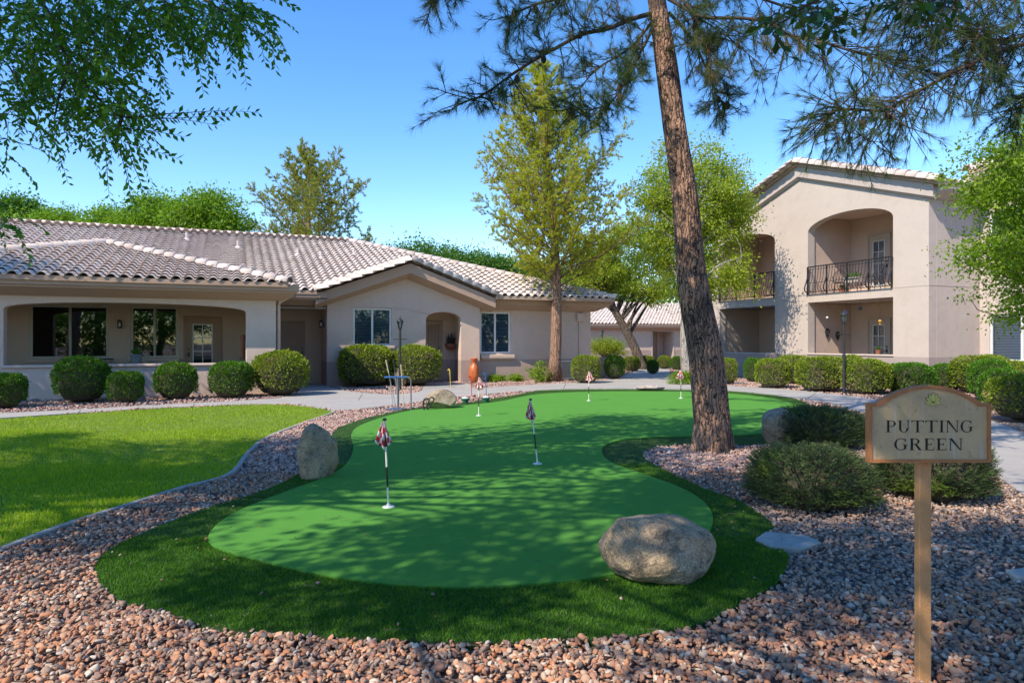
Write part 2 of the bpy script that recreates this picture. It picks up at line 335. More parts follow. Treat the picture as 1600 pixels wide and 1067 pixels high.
WALK = outl([(-500,688),(-80,654),(0,647),(120,641),(250,633.5),(400,625.5),(450,619),(477,601),(510,602),(531,610),(600,616.5),(655,613),(668,600),(730,600),(740,607),(800,603.5),(900,598),(960,592),(990,581),(1008,573),(1000,566),(1035,566),(1045,578),(1050,590),(1080,598),(1133,603),(1220,608.5),(1315,618),(1400,630),(1500,646),(1560,662),(1610,685),(1680,730),(1800,800),(1800,900),(1680,835),(1600,776),(1545,737),(1480,702),(1420,673),(1357,648.5),(1280,628.5),(1200,617.5),(1133,611.5),(1060,610),(1000,609),(900,609.5),(830,611.5),(760,616.5),(700,622),(650,629),(590,637),(530,642),(500,639),(464,633.5),(394,632),(219,640),(0,654.5),(-220,670),(-500,700)], 4)
def sheet(name, poly, z0, z1, mat, **kw):
    g = Geo(); g.slab(poly, z1-z0, lambda p, q, e: (p, q, z0+e)); return tag(g.build(name, mat), **kw)
g = Geo(); g.add([(-900, -300, -.02), (900, -300, -.02), (900, 1500, -.02), (-900, 1500, -.02)], [(0, 1, 2, 3)])
tag(g.build('ground', MT['ground']), kind='structure')
walk = sheet('path', WALK, -.02, .02, MT['concrete'], kind='structure')
sheet('lawn_soil', LAWN, -.02, .012, MT['lawn_base'], kind='structure')
sheet('turf_base', TURF, -.02, .016, MT['turf_base'], kind='structure')
sheet('putting_green', GREEN, -.02, .034, MT['green'], kind='structure')
# concrete edging between lawn and gravel
edge = catmull([(*G(*q), .012) for q in [(-150,932),(0,863),(87,829),(153,807),(210,789),(284,765),(359,743),(389,708),(420,684),(481,660),(521,646)]], 6, False)
g = Geo()
for i in range(len(edge)-1):
    a, b = Vector(edge[i]), Vector(edge[i+1]); d = (b-a).normalized(); s = Vector((d.y, -d.x, 0))*.028
    g.obox((a+b)/2+Vector((0, 0, -.008)), (b-a)/2*1.01, s, (0, 0, .03))
tag(g.build('lawn_edging', MT['slabstone'], bevel=.01), 'narrow pale concrete edging curving between the lawn and gravel', 'edging')
g = Geo()                                               # joints scored across the walk
for (a, b) in [((560,626.5),(566,617)),((300,639),(304,632)),((120,649),(126,642)),((880,609.5),(884,600)),((1262,624),(1275,615)),((1450,687),(1480,645)),((1375,654),(1392,631))]:
    A, B = Vector((*G(*a), .0205)), Vector((*G(*b), .0205)); d = (B-A); s = Vector((d.y, -d.x, 0)).normalized()*.008
    g.add([A-s, A+s, B+s, B-s], [(0, 1, 2, 3)])
tag(g.build('path_joint', MT['room']), kind='structure')

def pebbles(name, P, S, mat, hi=False, label=None, cat=None, **kw):
    n = len(P)
    bm = bmesh.new(); bmesh.ops.create_icosphere(bm, subdivisions=2 if hi else 1, radius=1)
    bv = np.array([v.co[:] for v in bm.verts]); bf = np.array([[v.index for v in f.verts] for f in bm.faces]); bm.free()
    k = len(bv); q = rng.normal(size=(n, 4)); q /= np.linalg.norm(q, axis=1, keepdims=True)
    w_, x, y, z = q.T
    Rm = np.stack([1-2*(y*y+z*z), 2*(x*y-z*w_), 2*(x*z+y*w_), 2*(x*y+z*w_), 1-2*(x*x+z*z), 2*(y*z-x*w_), 2*(x*z-y*w_), 2*(y*z+x*w_), 1-2*(x*x+y*y)], 1).reshape(n, 3, 3)
    sc = S[:, None]*np.stack([rng.uniform(.8, 1.35, n), rng.uniform(.6, 1.0, n), rng.uniform(.42, .8, n)], 1)*(1.22 if hi else 1.0)
    V = np.repeat(bv[None], n, 0)*(1+(rng.random((n, k, 1))-.5)*(.16 if hi else .5))
    for _ in range(8 if hi else 0):
        pn = unit(rng.normal(size=(n, 3))); ph = rng.uniform(.36, .72, n); dd = np.einsum('nki,ni->nk', V, pn)-ph[:, None]; V = V-np.maximum(dd, 0)[:, :, None]*pn[:, None, :]
    V = V*sc[:, None, :]; V = np.einsum('nij,nkj->nki', Rm, V)
    V[:, :, 2] *= .8
    V += P[:, None, :]
    Fc = (bf[None]+(np.arange(n)*k)[:, None, None]).reshape(-1, 3)
    me = np_mesh(name, V.reshape(-1, 3), Fc)
    return tag(link(name, me, mat), label, cat, **kw)
def scatter(x0, x1, y0, y1, dens, inside=None, outside=(), fr=.85):
    n = int((x1-x0)*(y1-y0)*dens); X = rng.uniform(x0, x1, n); Y = rng.uniform(y0, y1, n)
    k = np.abs(X) < fr*Y+.8; X, Y = X[k], Y[k]
    if inside is not None: k = pts_in(inside, X, Y); X, Y = X[k], Y[k]
    for p in outside:
        k = ~pts_in(p, X, Y); X, Y = X[k], Y[k]
    return X, Y
GX = [TURF, LAWN, WALK]
SLABS = [[(1180,850),(1196,839),(1262,846),(1284,856),(1250,866),(1205,862)], [(1570,900),(1640,893),(1660,915),(1588,912)]]
SL = [[G(*q) for q in s] for s in SLABS]
GX += SL
def gz(X, Y): return .012+.012*np.sin(X*3.1+1)*np.sin(Y*2.7)+.010*np.sin(X*7.7)*np.sin(Y*6.1+2)
def bed(name, reg, dens, smin, smax, mat, hi, label, extra=None):
    X, Y = scatter(*reg, dens, None, GX)
    if extra is not None: k = extra(X, Y); X, Y = X[k], Y[k]
    S = rng.uniform(smin, smax, len(X))*np.where(rng.random(len(X)) < .08, 1.35, 1)
    Z = gz(X, Y)+rng.uniform(-.006, .012, len(X))
    return pebbles(name, np.stack([X, Y, Z], 1), S, mat, hi, label, 'gravel', kind='stuff')
greyk = lambda X, Y: (X > .55*Y-1.2) & (Y > 3.9)
bed('near_gravel', (-4.5, 4.8, 2.2, 3.9), 2100, .008, .022, MT['gravel'], True, 'coarse red brown crushed stone along the front of the putting green')
bed('gravel', (-8, 6, 3.9, 7.5), 1350, .009, .022, MT['gravel'], False, 'reddish crushed stone band between lawn and turf', lambda X, Y: ~greyk(X, Y))
bed('grey_gravel', (.5, 9, 3.9, 12), 1300, .009, .021, MT['greygravel'], False, 'greyish crushed stone around the rosemary bushes and pine', greyk)
bed('pink_gravel', (-8, 9, 7.5, 13.5), 750, .013, .026, MT['pinkgravel'], False, 'pinkish gravel strip beside the sunny lawn', lambda X, Y: ~greyk(X, Y))
bed('pale_gravel', (-17, 17, 13.5, 27), 190, .018, .036, MT['pinkgravel'], False, 'pale pink gravel beds at the foot of the houses')
bed('distant_gravel', (2, 16, 27, 46), 45, .03, .06, MT['pinkgravel'], False, 'pale gravel beside the far walkway')
for i, s in enumerate(SL):
    g = Geo(); g.slab(s, .05, lambda p, q, e: (p, q, -.005+e))
    tag(g.build('stepping_stone', MT['slabstone'], bevel=.012), ['flat grey stepping stone at the notch in the turf edge', 'flat grey stone at the right edge of the gravel'][i], 'stepping stone')
X, Y = scatter(-4, 5, 2.8, 7.5, 7, TURF, [GREEN]); pebbles('stray_stones', np.stack([X, Y, np.full(len(X), .045)], 1), rng.uniform(.006, .016, len(X)), MT['gravel'], False, 'small stones kicked onto the dark turf collar', 'gravel', kind='stuff')
# grass
def blades(name, X, Y, z, L, wd, lean, mat, **kw):
    n = len(X); P = np.stack([X, Y, np.full(n, z)], 1); D = rng.normal(size=(n, 3))*lean; D[:, 2] = 1
    V, Fc = needle_arrays(P, D, L, wd); return tag(link(name, np_mesh(name, V, Fc), mat), **kw)
XY = [scatter(-9.5, 0, 3.0, 8, 4600, LAWN, (), 1.2), scatter(-14, 0, 8, 11, 2400, LAWN, (), 1.2), scatter(-18, 0, 11, 17, 1200, LAWN, (), 1.2)]
X = np.concatenate([a[0] for a in XY]); Y = np.concatenate([a[1] for a in XY])
blades('lawn_grass', X, Y, .01, rng.uniform(.02, .055, len(X))*(1+.3*np.sin(X*2.3)*np.sin(Y*1.9)), .0045+.0005*Y.mean(), .5, MT['blade'], label='bright green mown lawn in front of the long house', cat='grass', kind='stuff')
XY = [scatter(-4, 4, 2.8, 5, 20000, TURF, [GREEN]), scatter(-5, 5, 5, 8, 9000, TURF, [GREEN]), scatter(-6, 9, 8, 22, 2200, TURF, [GREEN])]
X = np.concatenate([a[0] for a in XY]); Y = np.concatenate([a[1] for a in XY])
blades('turf_grass', X, Y, .014, rng.uniform(.016, .032, len(X)), .0045, .5, MT['turf'], label='dark green artificial turf collar around the putting surface', cat='turf', kind='stuff')
# fallen leaves and litter
def litter(name, X, Y, z, s, mat, **kw):
    n = len(X); D = rdirs(n); D[:, 2] *= .25; P = np.stack([X, Y, np.full(n, z)], 1)
    V, Fc = leaf_arrays(P, D, np.full(n, s)*rng.uniform(.5, 1.2, n), .5); return tag(link(name, np_mesh(name, V, Fc), mat), **kw)
X, Y = scatter(-4, 8, 3.3, 14, 5, GREEN); litter('fallen_leaves', X, Y, .040, .018, MT['twig'], label='small dry leaves scattered over the putting green', cat='leaf litter', kind='stuff')
X, Y = scatter(-5, 7, 2.6, 9, 34, None, [LAWN, WALK]); k = (rng.random(len(X)) < .25) | ~pts_in(TURF, X, Y); X, Y = X[k], Y[k]; n = len(X); DN = rdirs(n)*np.array([1, 1, .15]); tag(link('dry_needles', np_mesh('dry_needles', *needle_arrays(np.stack([X, Y, np.where(pts_in(GREEN, X, Y), .037, .055)], 1), DN, rng.uniform(.03, .13, n), .005)), MT['twig']), 'dry twigs and needles lying on the gravel and turf', cat='leaf litter', kind='stuff')
# ================================================================ BUILDINGS
ANG = R(22.5); U = (math.cos(ANG), math.sin(ANG)); N = (-math.sin(ANG), math.cos(ANG))
def AB(a, b): return (a*U[0]+b*N[0], a*U[1]+b*N[1])
def arch(x0, x1, z0, zs, zc, n=14, sq=.5):
    pts = [(x0, z0), (x1, z0)]
    for i in range(n+1):
        t = math.pi*i/n; pts.append(((x0+x1)/2+(x1-x0)/2*math.cos(t), zs+(zc-zs)*math.sin(t)**(sq*2)))
    return pts
def rect(x0, x1, z0, z1): return [(x0, z0), (x1, z0), (x1, z1), (x0, z1)]
def wall(name, outline, holes, th, tf, mat, parent, bevel=.03):
    loops = [outline]+holes; vs = [p for l in loops for p in l]; n = len(vs)
    tri = geometry.tessellate_polygon([[Vector((p[0], p[1], 0)) for p in l] for l in loops])
    V = [tf(p[0], 0, p[1]) for p in vs]+[tf(p[0], th, p[1]) for p in vs]
    Fs = [tuple(t) for t in tri]+[tuple(i+n for i in reversed(t)) for t in tri]; k = 0
    for l in loops:
        m = len(l); Fs += [(k+i, k+(i+1) % m, n+k+(i+1) % m, n+k+i) for i in range(m)]; k += m
    g = Geo(); g.add(V, Fs); return g.build(name, mat, parent, bevel=bevel)
front = lambda y0: (lambda x, e, z: (x, y0+e, z))
sidef = lambda x0: (lambda y, e, z: (x0-e, y, z))        # wall facing +x
def tiles(name, parent, pieces, mat):
    """pieces: (origin xyz, s_dir xy, t_dir xy, pitch, s0, s1, t1, [halfplanes (x,y,nx,ny) keep n.(p-o)<0])"""
    g_all = bmesh.new(); dk = bmesh.new(); uvl = g_all.loops.layers.uv.new('UVMap'); W_, E = .29, .345; prof = 10
    for (o, sd, td, pit, s0, s1, t1, cuts) in pieces:
        bm = bmesh.new(); uv = bm.loops.layers.uv.new('UVMap')
        s0 = math.floor(s0/W_)*W_; nc = int((s1-s0)/W_)+1; nr = int(t1/E)+1; jit = {}
        def row(r, t, lift):
            out = []
            for c in range(nc*prof+1):
                s = s0+c*W_/prof; j = jit.setdefault((r, c//prof), random.uniform(-.006, .010))
                ph = abs((c % prof)/prof-.5)*2-.0; h = .088*math.sqrt(max(0, 1-(ph/.68)**2))
                out.append(bm.verts.new((o[0]+sd[0]*s+td[0]*t, o[1]+sd[1]*s+td[1]*t, o[2]-.03+pit*t+h+lift+(j if lift > .03 else 0))))
            return out
        for r in range(nr):
            t = r*E; R1, R2 = row(r, t, .078), row(r, t+E+.08, .008); R3 = row(r, t+.003, .058); R4 = row(r, t+.14, .02)
            for P_, Q_ in ((R1, R2), (R3, R1), (R4, R3)):
                for c in range(nc*prof):
                    f = bm.faces.new((P_[c], P_[c+1], Q_[c+1], Q_[c])); f.smooth = P_ is R1
                    for l in f.loops: l[uv].uv = (c//prof+.5, r+.5)
        b2 = bmesh.new(); pt = lambda s_, t_, dz: b2.verts.new((o[0]+sd[0]*s_+td[0]*t_, o[1]+sd[1]*s_+td[1]*t_, o[2]+pit*t_+dz))
        q = [pt(s0, .03, -.045), pt(s1, .03, -.045), pt(s1, t1, -.045), pt(s0, t1, -.045)]; b2.faces.new(q); q2 = [pt(s0, .03, -.09), pt(s1, .03, -.09), pt(s1, .035, .03), pt(s0, .035, .03)]; b2.faces.new(q2)
        for (x, y, nx, ny) in cuts: bmesh.ops.bisect_plane(b2, geom=b2.verts[:]+b2.edges[:]+b2.faces[:], plane_co=(x, y, 0), plane_no=(nx, ny, 0), clear_outer=True)
        me = bpy.data.meshes.new('t'); b2.to_mesh(me); b2.free(); dk.from_mesh(me); bpy.data.meshes.remove(me)
        for (x, y, nx, ny) in cuts:
            bmesh.ops.bisect_plane(bm, geom=bm.verts[:]+bm.edges[:]+bm.faces[:], plane_co=(x, y, 0), plane_no=(nx, ny, 0), clear_outer=True)
        me = bpy.data.meshes.new('t'); bm.to_mesh(me); bm.free(); g_all.from_mesh(me); bpy.data.meshes.remove(me)
    me = bpy.data.meshes.new(name); g_all.to_mesh(me); g_all.free(); ro = link(name, me, mat, parent)
    me = bpy.data.meshes.new('roof_deck'); dk.to_mesh(me); dk.free(); link('roof_deck', me, MT['trim'], ro); return ro
def caps(name, parent, runs, mat, r=.12, L=.42):
    """half-barrel tiles along runs [(p0,p1)], each lapping the next"""
    q = 0
    for p0, p1 in runs:
        bm = bmesh.new(); uv = bm.loops.layers.uv.new('UVMap')
        p0, p1 = Vector(p0), Vector(p1); d = (p1-p0); n = max(1, round(d.length/L)); st = d/n; d.normalize()
        a = d.cross(Vector((0, 0, 1))).normalized(); b = a.cross(d)
        for i in range(n):
            q += 1; rr = []
            for (t, rad) in ((-.04, r*1.12), (1.0, r*.92)):
                c = p0+st*(i+t)+b*(.02 if t < 0 else 0)
                rr.append([bm.verts.new(c+(a*math.cos(u)+b*math.sin(u))*rad) for u in [math.pi*(-.08+1.16*k/10) for k in range(11)]])
            for k in range(10):
                f = bm.faces.new((rr[0][k], rr[0][k+1], rr[1][k+1], rr[1][k])); f.smooth = True
                for l in f.loops: l[uv].uv = (q+.5, 77.5)
            inner = [bm.verts.new(v.co*1.0+(p0+st*(i-.04)-v.co)*.18) for v in rr[0]]
            for k in range(10):
                f = bm.faces.new((inner[k], inner[k+1], rr[0][k+1], rr[0][k]))
                for l in f.loops: l[uv].uv = (q+.5, 77.5)
        me = bpy.data.meshes.new(name); bm.to_mesh(me); bm.free(); link(name, me, mat, parent)
def eave(name, parent, path, mat, prof):
    """path: [(x,y)] wall line in plan, outward normal to the right of travel; prof [(out,z)]"""
    g = Geo(); n = len(path); rows = []
    for i, p in enumerate(path):
        p = Vector(p); ns = []
        if i > 0: d = (p-Vector(path[i-1])).normalized(); ns.append(Vector((d.y, -d.x)))
        if i < n-1: d = (Vector(path[i+1])-p).normalized(); ns.append(Vector((d.y, -d.x)))
        m = sum(ns, Vector((0, 0))); m = m/max(m.length, .01); k = 1/max(.3, m.dot(ns[0])); rows.append([(p.x+m.x*k*o, p.y+m.y*k*o, z) for o, z in prof])
    k = len(prof); vs = [v for r in rows for v in r]
    fs = [(i*k+j, i*k+(j+1) % k, (i+1)*k+(j+1) % k, (i+1)*k+j) for i in range(n-1) for j in range(k)]
    fs += [tuple(range(k)), tuple(reversed(range((n-1)*k, n*k)))]
    g.add(vs, fs); return g.build(name, mat, parent)
def window(parent, x0, x1, z0, z1, tf, frame='white', panes=2, blind='blind', fw=.045, gl='glass', slat=.05):
    """tf(x, depth, z); depth 0 = wall face, + goes in"""
    W = Geo(); dy = .05
    def bx(g, a, b, c, d, e0, e1):
        vs = [tf(x, e, z) for e in (e0, e1) for x, z in ((a, c), (b, c), (b, d), (a, d))]
        g.add(vs, [(0, 1, 2, 3), (7, 6, 5, 4), (0, 4, 5, 1), (1, 5, 6, 2), (2, 6, 7, 3), (3, 7, 4, 0)])
    bx(W, x0-.01, x0+fw, z0, z1, dy-.03, dy+.05); bx(W, x1-fw, x1+.01, z0, z1, dy-.03, dy+.05)
    bx(W, x0+fw, x1-fw, z0, z0+fw, dy-.03, dy+.05); bx(W, x0+fw, x1-fw, z1-fw, z1, dy-.03, dy+.05)
    for k in range(1, panes):
        xm = x0+(x1-x0)*k/panes; bx(W, xm-fw*.65, xm+fw*.65, z0+fw, z1-fw, dy-.025, dy+.05)
    win = W.build('window', MT[frame], parent, bevel=.006, seg=1)
    for k in range(panes):
        a = x0+(x1-x0)*k/panes+fw*.7; b = x0+(x1-x0)*(k+1)/panes-fw*.7
        p = Geo(); bx(p, a, b, z0+fw*.8, z1-fw*.8, dy+.012, dy+.018); p.build('pane', MT[gl], win)
        if blind:
            s = Geo(); z = z0+fw
            while z < z1-fw:
                vs = [tf(a+.01, dy+.06, z), tf(b-.01, dy+.06, z), tf(b-.01, dy+.085, z+slat*.72), tf(a+.01, dy+.085, z+slat*.72)]
                s.add(vs, [(0, 1, 2, 3)]); z += slat
            s.build('blind', MT[blind], win)
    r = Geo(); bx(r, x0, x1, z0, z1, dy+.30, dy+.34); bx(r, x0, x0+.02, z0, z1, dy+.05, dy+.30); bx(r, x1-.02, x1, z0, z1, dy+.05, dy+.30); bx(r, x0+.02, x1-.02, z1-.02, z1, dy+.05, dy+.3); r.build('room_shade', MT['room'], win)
    return win
def bxt(g, tf, a, b, c, d, e0, e1):
    vs = [tf(x, e, z) for e in (e0, e1) for x, z in ((a, c), (b, c), (b, d), (a, d))]
    g.add(vs, [(0, 1, 2, 3), (7, 6, 5, 4), (0, 4, 5, 1), (1, 5, 6, 2), (2, 6, 7, 3), (3, 7, 4, 0)])
def knob(parent, tf, x, z, e=-.05):
    g = Geo(); bxt(g, tf, x-.025, x+.025, z-.07, z+.07, e+.03, e+.055); bxt(g, tf, x-.012, x+.012, z-.012, z+.012, e, e+.03); bxt(g, tf, x-.09, x+.012, z-.012, z+.012, e-.012, e)
    g.build('handle', MT['black'], parent); g = Geo(); bxt(g, tf, x-.022, x+.022, z+.14, z+.185, e+.01, e+.05); g.build('deadbolt', MT['black'], parent)
def door(parent, x0, x1, z0, z1, tf, kind='panel', mat='door_tan', hside=-1):
    g = Geo(); f = .07
    bxt(g, tf, x0-f, x0, z0, z1+f, -.03, .06); bxt(g, tf, x1, x1+f, z0, z1+f, -.03, .06); bxt(g, tf, x0, x1, z1, z1+f, -.03, .06)
    fr = g.build('door_frame', MT[mat], parent, bevel=.006, seg=1)
    g = Geo(); w_ = x1-x0; h = z1-z0
    if kind == 'panel':
        bxt(g, tf, x0, x1, z0, z1, .0, .05)
        for i in (0, 1):
            a = x0+w_*(.12+.42*i); b = a+w_*.34
            for c, d in ((.06, .40), (.46, .80), (.85, .95)):
                z_a, z_b = z0+h*c, z0+h*d; t = .025
                bxt(g, tf, a, b, z_a, z_a+t, -.012, .0); bxt(g, tf, a, b, z_b-t, z_b, -.012, 0); bxt(g, tf, a, a+t, z_a+t, z_b-t, -.012, 0); bxt(g, tf, b-t, b, z_a+t, z_b-t, -.012, 0)
        dr = g.build('door', MT[mat], parent, bevel=.004, seg=1)
    elif kind == 'french':
        a, b, c, d = x0+w_*.2, x1-w_*.2, z0+h*.13, z0+h*.92
        bxt(g, tf, x0, a, z0, z1, 0, .05); bxt(g, tf, b, x1, z0, z1, 0, .05); bxt(g, tf, a, b, z0, c, 0, .05); bxt(g, tf, a, b, d, z1, 0, .05)
        dr = g.build('door', MT[mat], parent, bevel=.004, seg=1)
        m = Geo(); t = .012
        bxt(m, tf, a, a+.03, c, d, -.012, .0); bxt(m, tf, b-.03, b, c, d, -.012, 0); bxt(m, tf, a, b, c, c+.03, -.013, 0); bxt(m, tf, a, b, d-.03, d, -.013, 0)
        bxt(m, tf, (a+b)/2-t, (a+b)/2+t, c+.03, d-.03, -.008, .0)
        for i in (1, 2, 3): z = c+(d-c)*i/4; bxt(m, tf, a+.03, b-.03, z-t, z+t, -.009, .0)
        m.build('glazing_bars', MT['white'], dr)
        p = Geo(); bxt(p, tf, a, b, c, d, .012, .016); p.build('pane', MT['glass'], dr)
        s = Geo(); z = c
        while z < d:
            s.add([tf(a+.01, .03, z), tf(b-.01, .03, z), tf(b-.01, .048, z+.036), tf(a+.01, .048, z+.036)], [(0, 1, 2, 3)]); z += .05
        s.build('blind', MT['blind_dark'] if mat == 'door_tan' else MT['blind'], dr)
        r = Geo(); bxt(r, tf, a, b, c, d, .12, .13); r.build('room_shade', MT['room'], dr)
    else:                                              # barred screen door
        bxt(g, tf, x0, x0+.07, z0, z1, 0, .04); bxt(g, tf, x1-.07, x1, z0, z1, 0, .04); bxt(g, tf, x0+.07, x1-.07, z1-.07, z1, 0, .04)
        bxt(g, tf, x0+.07, x1-.07, z0, z0+.12, 0, .04); bxt(g, tf, x0+.07, x1-.07, z0+h*.55, z0+h*.58, .002, .038); bxt(g, tf, x0+.07, x1-.07, z0+h*.80, z0+h*.82, .002, .038)
        for i in range(1, 6): x = x0+.07+(w_-.14)*i/6; bxt(g, tf, x-.01, x+.01, z0+.12, z1-.07, .01, .03)
        dr = g.build('screen_door', MT['screen'], parent, bevel=.003, seg=1)
        p = Geo(); bxt(p, tf, x0+.05, x1-.05, z0+.05, z1-.05, .045, .06); p.build('inner_door', MT['door_tan'], dr)
    knob(dr, tf, x0+.08 if hside < 0 else x1-.08, z0+1.0); return dr
def wall_lamp(parent, tf, x, z, s=1.0):
    g = Geo(); bxt(g, tf, x-.05*s, x+.05*s, z-.09*s, z+.09*s, -.02, .0); c = tf(x, -.10*s, z)
    g.lathe([(.012, .15), (.07, .11), (.075, .10)], c, 8); g.lathe([(.055, -.08), (.06, -.06), (.03, -.1)], c, 8)
    for k in range(4):
        t = math.pi/4+k*math.pi/2; g.tube([(c[0]+.06*s*math.cos(t), c[1]+.06*s*math.sin(t), c[2]-.07), (c[0]+.068*s*math.cos(t), c[1]+.068*s*math.sin(t), c[2]+.105)], .006, 5)
    l = g.build('wall_lamp', MT['black'], parent)
    b = Geo(); b.lathe([(.02, -.06), (.032, -.02), (.03, .03), (.012, .07)], c, 10); b.build('bulb', MT['white'], l)
def sill(parent, x0, x1, z, tf, mat='stucco', h=.11, out=.09, name='window_sill'):
    g = Geo(); bxt(g, tf, x0-.06, x1+.06, z-h, z, -out, .02); bxt(g, tf, x0-.0, x1+.0, z-h-.06, z-h, -out*.5, .02); return g.build(name, MT[mat], parent, bevel=.02)
# ---------------------------------------------------------------- long tan house on the left
H = empty('ranch_house', (*AB(0, 22.6), 0), ANG, 'long single storey tan stucco house with tiled roof, arched porch and central gable', 'house')
PE = 2.62; EP = [(-.02, 2.58), (.10, 2.58), (.44, 2.74), (.50, 2.76), (.50, 2.80), (.56, 2.82), (.56, 2.99), (-.02, 2.99)]
wall('porch_wall', [(-8.2, 0), (1.2, 0), (1.2, 2.7), (-8.2, 2.7)], [arch(-5.05, .42, .86, 2.24, 2.44, 18, .4), arch(-7.8, -5.6, .86, 2.24, 2.44, 10, .4)], .30, front(-2.6), MT['stucco_porch'], H, .05)
g = Geo(); g.box(-5.1, -2.66, .80, .47, -2.24, .87); g.build('wall_cap', MT['stucco_porch'], H, bevel=.02)
WB = [rect(-5.1, -3.22, .98, 2.46), rect(-2.64, -1.42, .98, 2.46), rect(-1.2, -.28, .06, 2.14)]
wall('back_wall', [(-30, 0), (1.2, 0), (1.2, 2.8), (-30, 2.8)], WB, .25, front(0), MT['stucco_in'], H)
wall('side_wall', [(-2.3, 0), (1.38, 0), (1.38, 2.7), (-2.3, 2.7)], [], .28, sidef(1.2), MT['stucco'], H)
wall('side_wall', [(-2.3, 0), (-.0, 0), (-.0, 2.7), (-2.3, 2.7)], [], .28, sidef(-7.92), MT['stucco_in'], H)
g = Geo(); g.box(-7.9, -2.3, 2.66, .92, 0, 2.72); g.build('porch_ceiling', MT['trim'], H)
g = Geo(); g.box(-7.9, -2.3, 0, .92, -.001, .05); g.build('porch_floor', MT['concrete'], H)
f0 = front(0); fi = lambda x, e, z: (x, e, z)
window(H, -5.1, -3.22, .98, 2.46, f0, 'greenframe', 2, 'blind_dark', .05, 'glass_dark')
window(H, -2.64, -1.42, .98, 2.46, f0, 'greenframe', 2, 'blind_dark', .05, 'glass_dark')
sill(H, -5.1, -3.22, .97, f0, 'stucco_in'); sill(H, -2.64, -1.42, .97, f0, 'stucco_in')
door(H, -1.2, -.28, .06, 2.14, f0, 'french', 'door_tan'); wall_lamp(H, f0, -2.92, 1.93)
# entry niche
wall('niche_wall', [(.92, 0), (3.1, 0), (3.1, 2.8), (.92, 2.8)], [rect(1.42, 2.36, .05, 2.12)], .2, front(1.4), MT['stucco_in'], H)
door(H, 1.42, 2.36, .05, 2.12, front(1.45), 'panel', 'door_tan', 1)
g = Geo(); g.box(1.2, .10, 2.50, 2.9, 1.4, 2.56); g.build('niche_ceiling', MT['trim_pale'], H)
# gable projection
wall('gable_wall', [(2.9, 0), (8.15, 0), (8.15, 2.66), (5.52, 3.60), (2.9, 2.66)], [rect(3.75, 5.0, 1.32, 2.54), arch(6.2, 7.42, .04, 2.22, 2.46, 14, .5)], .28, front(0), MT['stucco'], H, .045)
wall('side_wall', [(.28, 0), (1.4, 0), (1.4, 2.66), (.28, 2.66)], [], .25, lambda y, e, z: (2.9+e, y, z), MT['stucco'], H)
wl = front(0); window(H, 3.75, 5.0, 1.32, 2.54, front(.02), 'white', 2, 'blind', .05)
sill(H, 3.7, 5.05, 1.31, f0)
wall('alcove_wall', [(5.9, 0), (8.0, 0), (8.0, 2.62), (5.9, 2.62)], [], .15, front(1.2), MT['stucco'], H)
wall('alcove_wall', [(.28, 0), (1.2, 0), (1.2, 2.6), (.28, 2.6)], [], .1, lambda y, e, z: (7.6+e, y, z), MT['stucco'], H)
wall('alcove_wall', [(.28, 0), (1.2, 0), (1.2, 2.6), (.28, 2.6)], [], .1, lambda y, e, z: (6.1-e, y, z), MT['stucco'], H)
g = Geo(); g.box(6.0, .28, 2.50, 7.7, 1.2, 2.6); g.build('alcove_ceiling', MT['stucco'], H)
door(H, 6.2, 7.05, .05, 2.12, front(1.14), 'screen', 'screen', 1)
wall_lamp(H, lambda x, e, z: (2.9+e, x, z), .62, 2.0)
# right wing
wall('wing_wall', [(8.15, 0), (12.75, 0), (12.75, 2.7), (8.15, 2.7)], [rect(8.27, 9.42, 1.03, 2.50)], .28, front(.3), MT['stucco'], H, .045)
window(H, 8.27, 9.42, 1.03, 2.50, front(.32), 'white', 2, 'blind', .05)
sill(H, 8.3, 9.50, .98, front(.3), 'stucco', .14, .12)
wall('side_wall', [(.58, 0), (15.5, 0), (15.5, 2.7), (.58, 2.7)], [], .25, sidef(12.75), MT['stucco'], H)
wall('rear_wall', [(-30, 0), (12.5, 0), (12.5, 2.7), (-30, 2.7)], [], .25, front(15.2), MT['stucco'], H)
g = Geo(); bxt(g, front(.3), 12.1, 12.4, 2.20, 2.52, -.12, 0); bxt(g, front(.3), 12.2, 12.26, .1, 2.2, -.05, 0); g.build('electric_box', MT['stucco'], H, bevel=.01)
# eave bands
for nm, path in (('eave_band', [(-8.2, -.8), (-8.2, -2.6), (1.2, -2.6), (1.2, .0)]), ('eave_band', [(1.28, 0), (2.86, 0)]), ('eave_band', [(8.17, .3), (12.75, .3), (12.75, 15)]), ('eave_band', [(-30, 0), (-8.3, 0)])):
    eave(nm, H, path, MT['trim'], EP)
g = Geo()                                                # gable band, sloping soffit + fascia
def rake(g, xc, hw, za, pit, y_w, y_f, hi, ho, ht, yb=None):
    for s in (-1, 1):
        for (x0, x1) in ((0, hw),):
            P = []
            for x in (x0, x1):
                z = za-pit*x; P.append([(xc+s*x, y_w, z+hi), (xc+s*x, y_w-.06, z+hi), (xc+s*x, y_f+.05, z+ho), (xc+s*x, y_f, z+ho+.01), (xc+s*x, y_f, z+ht), (xc+s*x, y_w, z+ht)])
            n = len(P[0]); g.add(P[0]+P[1], [(i, (i+1) % n, n+(i+1) % n, n+i) for i in range(n)]+[tuple(range(n)), tuple(reversed(range(n, 2*n)))])
rake(g, 5.52, 3.02, 3.60, .36, .0, -.5, -.04, .10, .43); g.build('gable_band', MT['trim'], H)
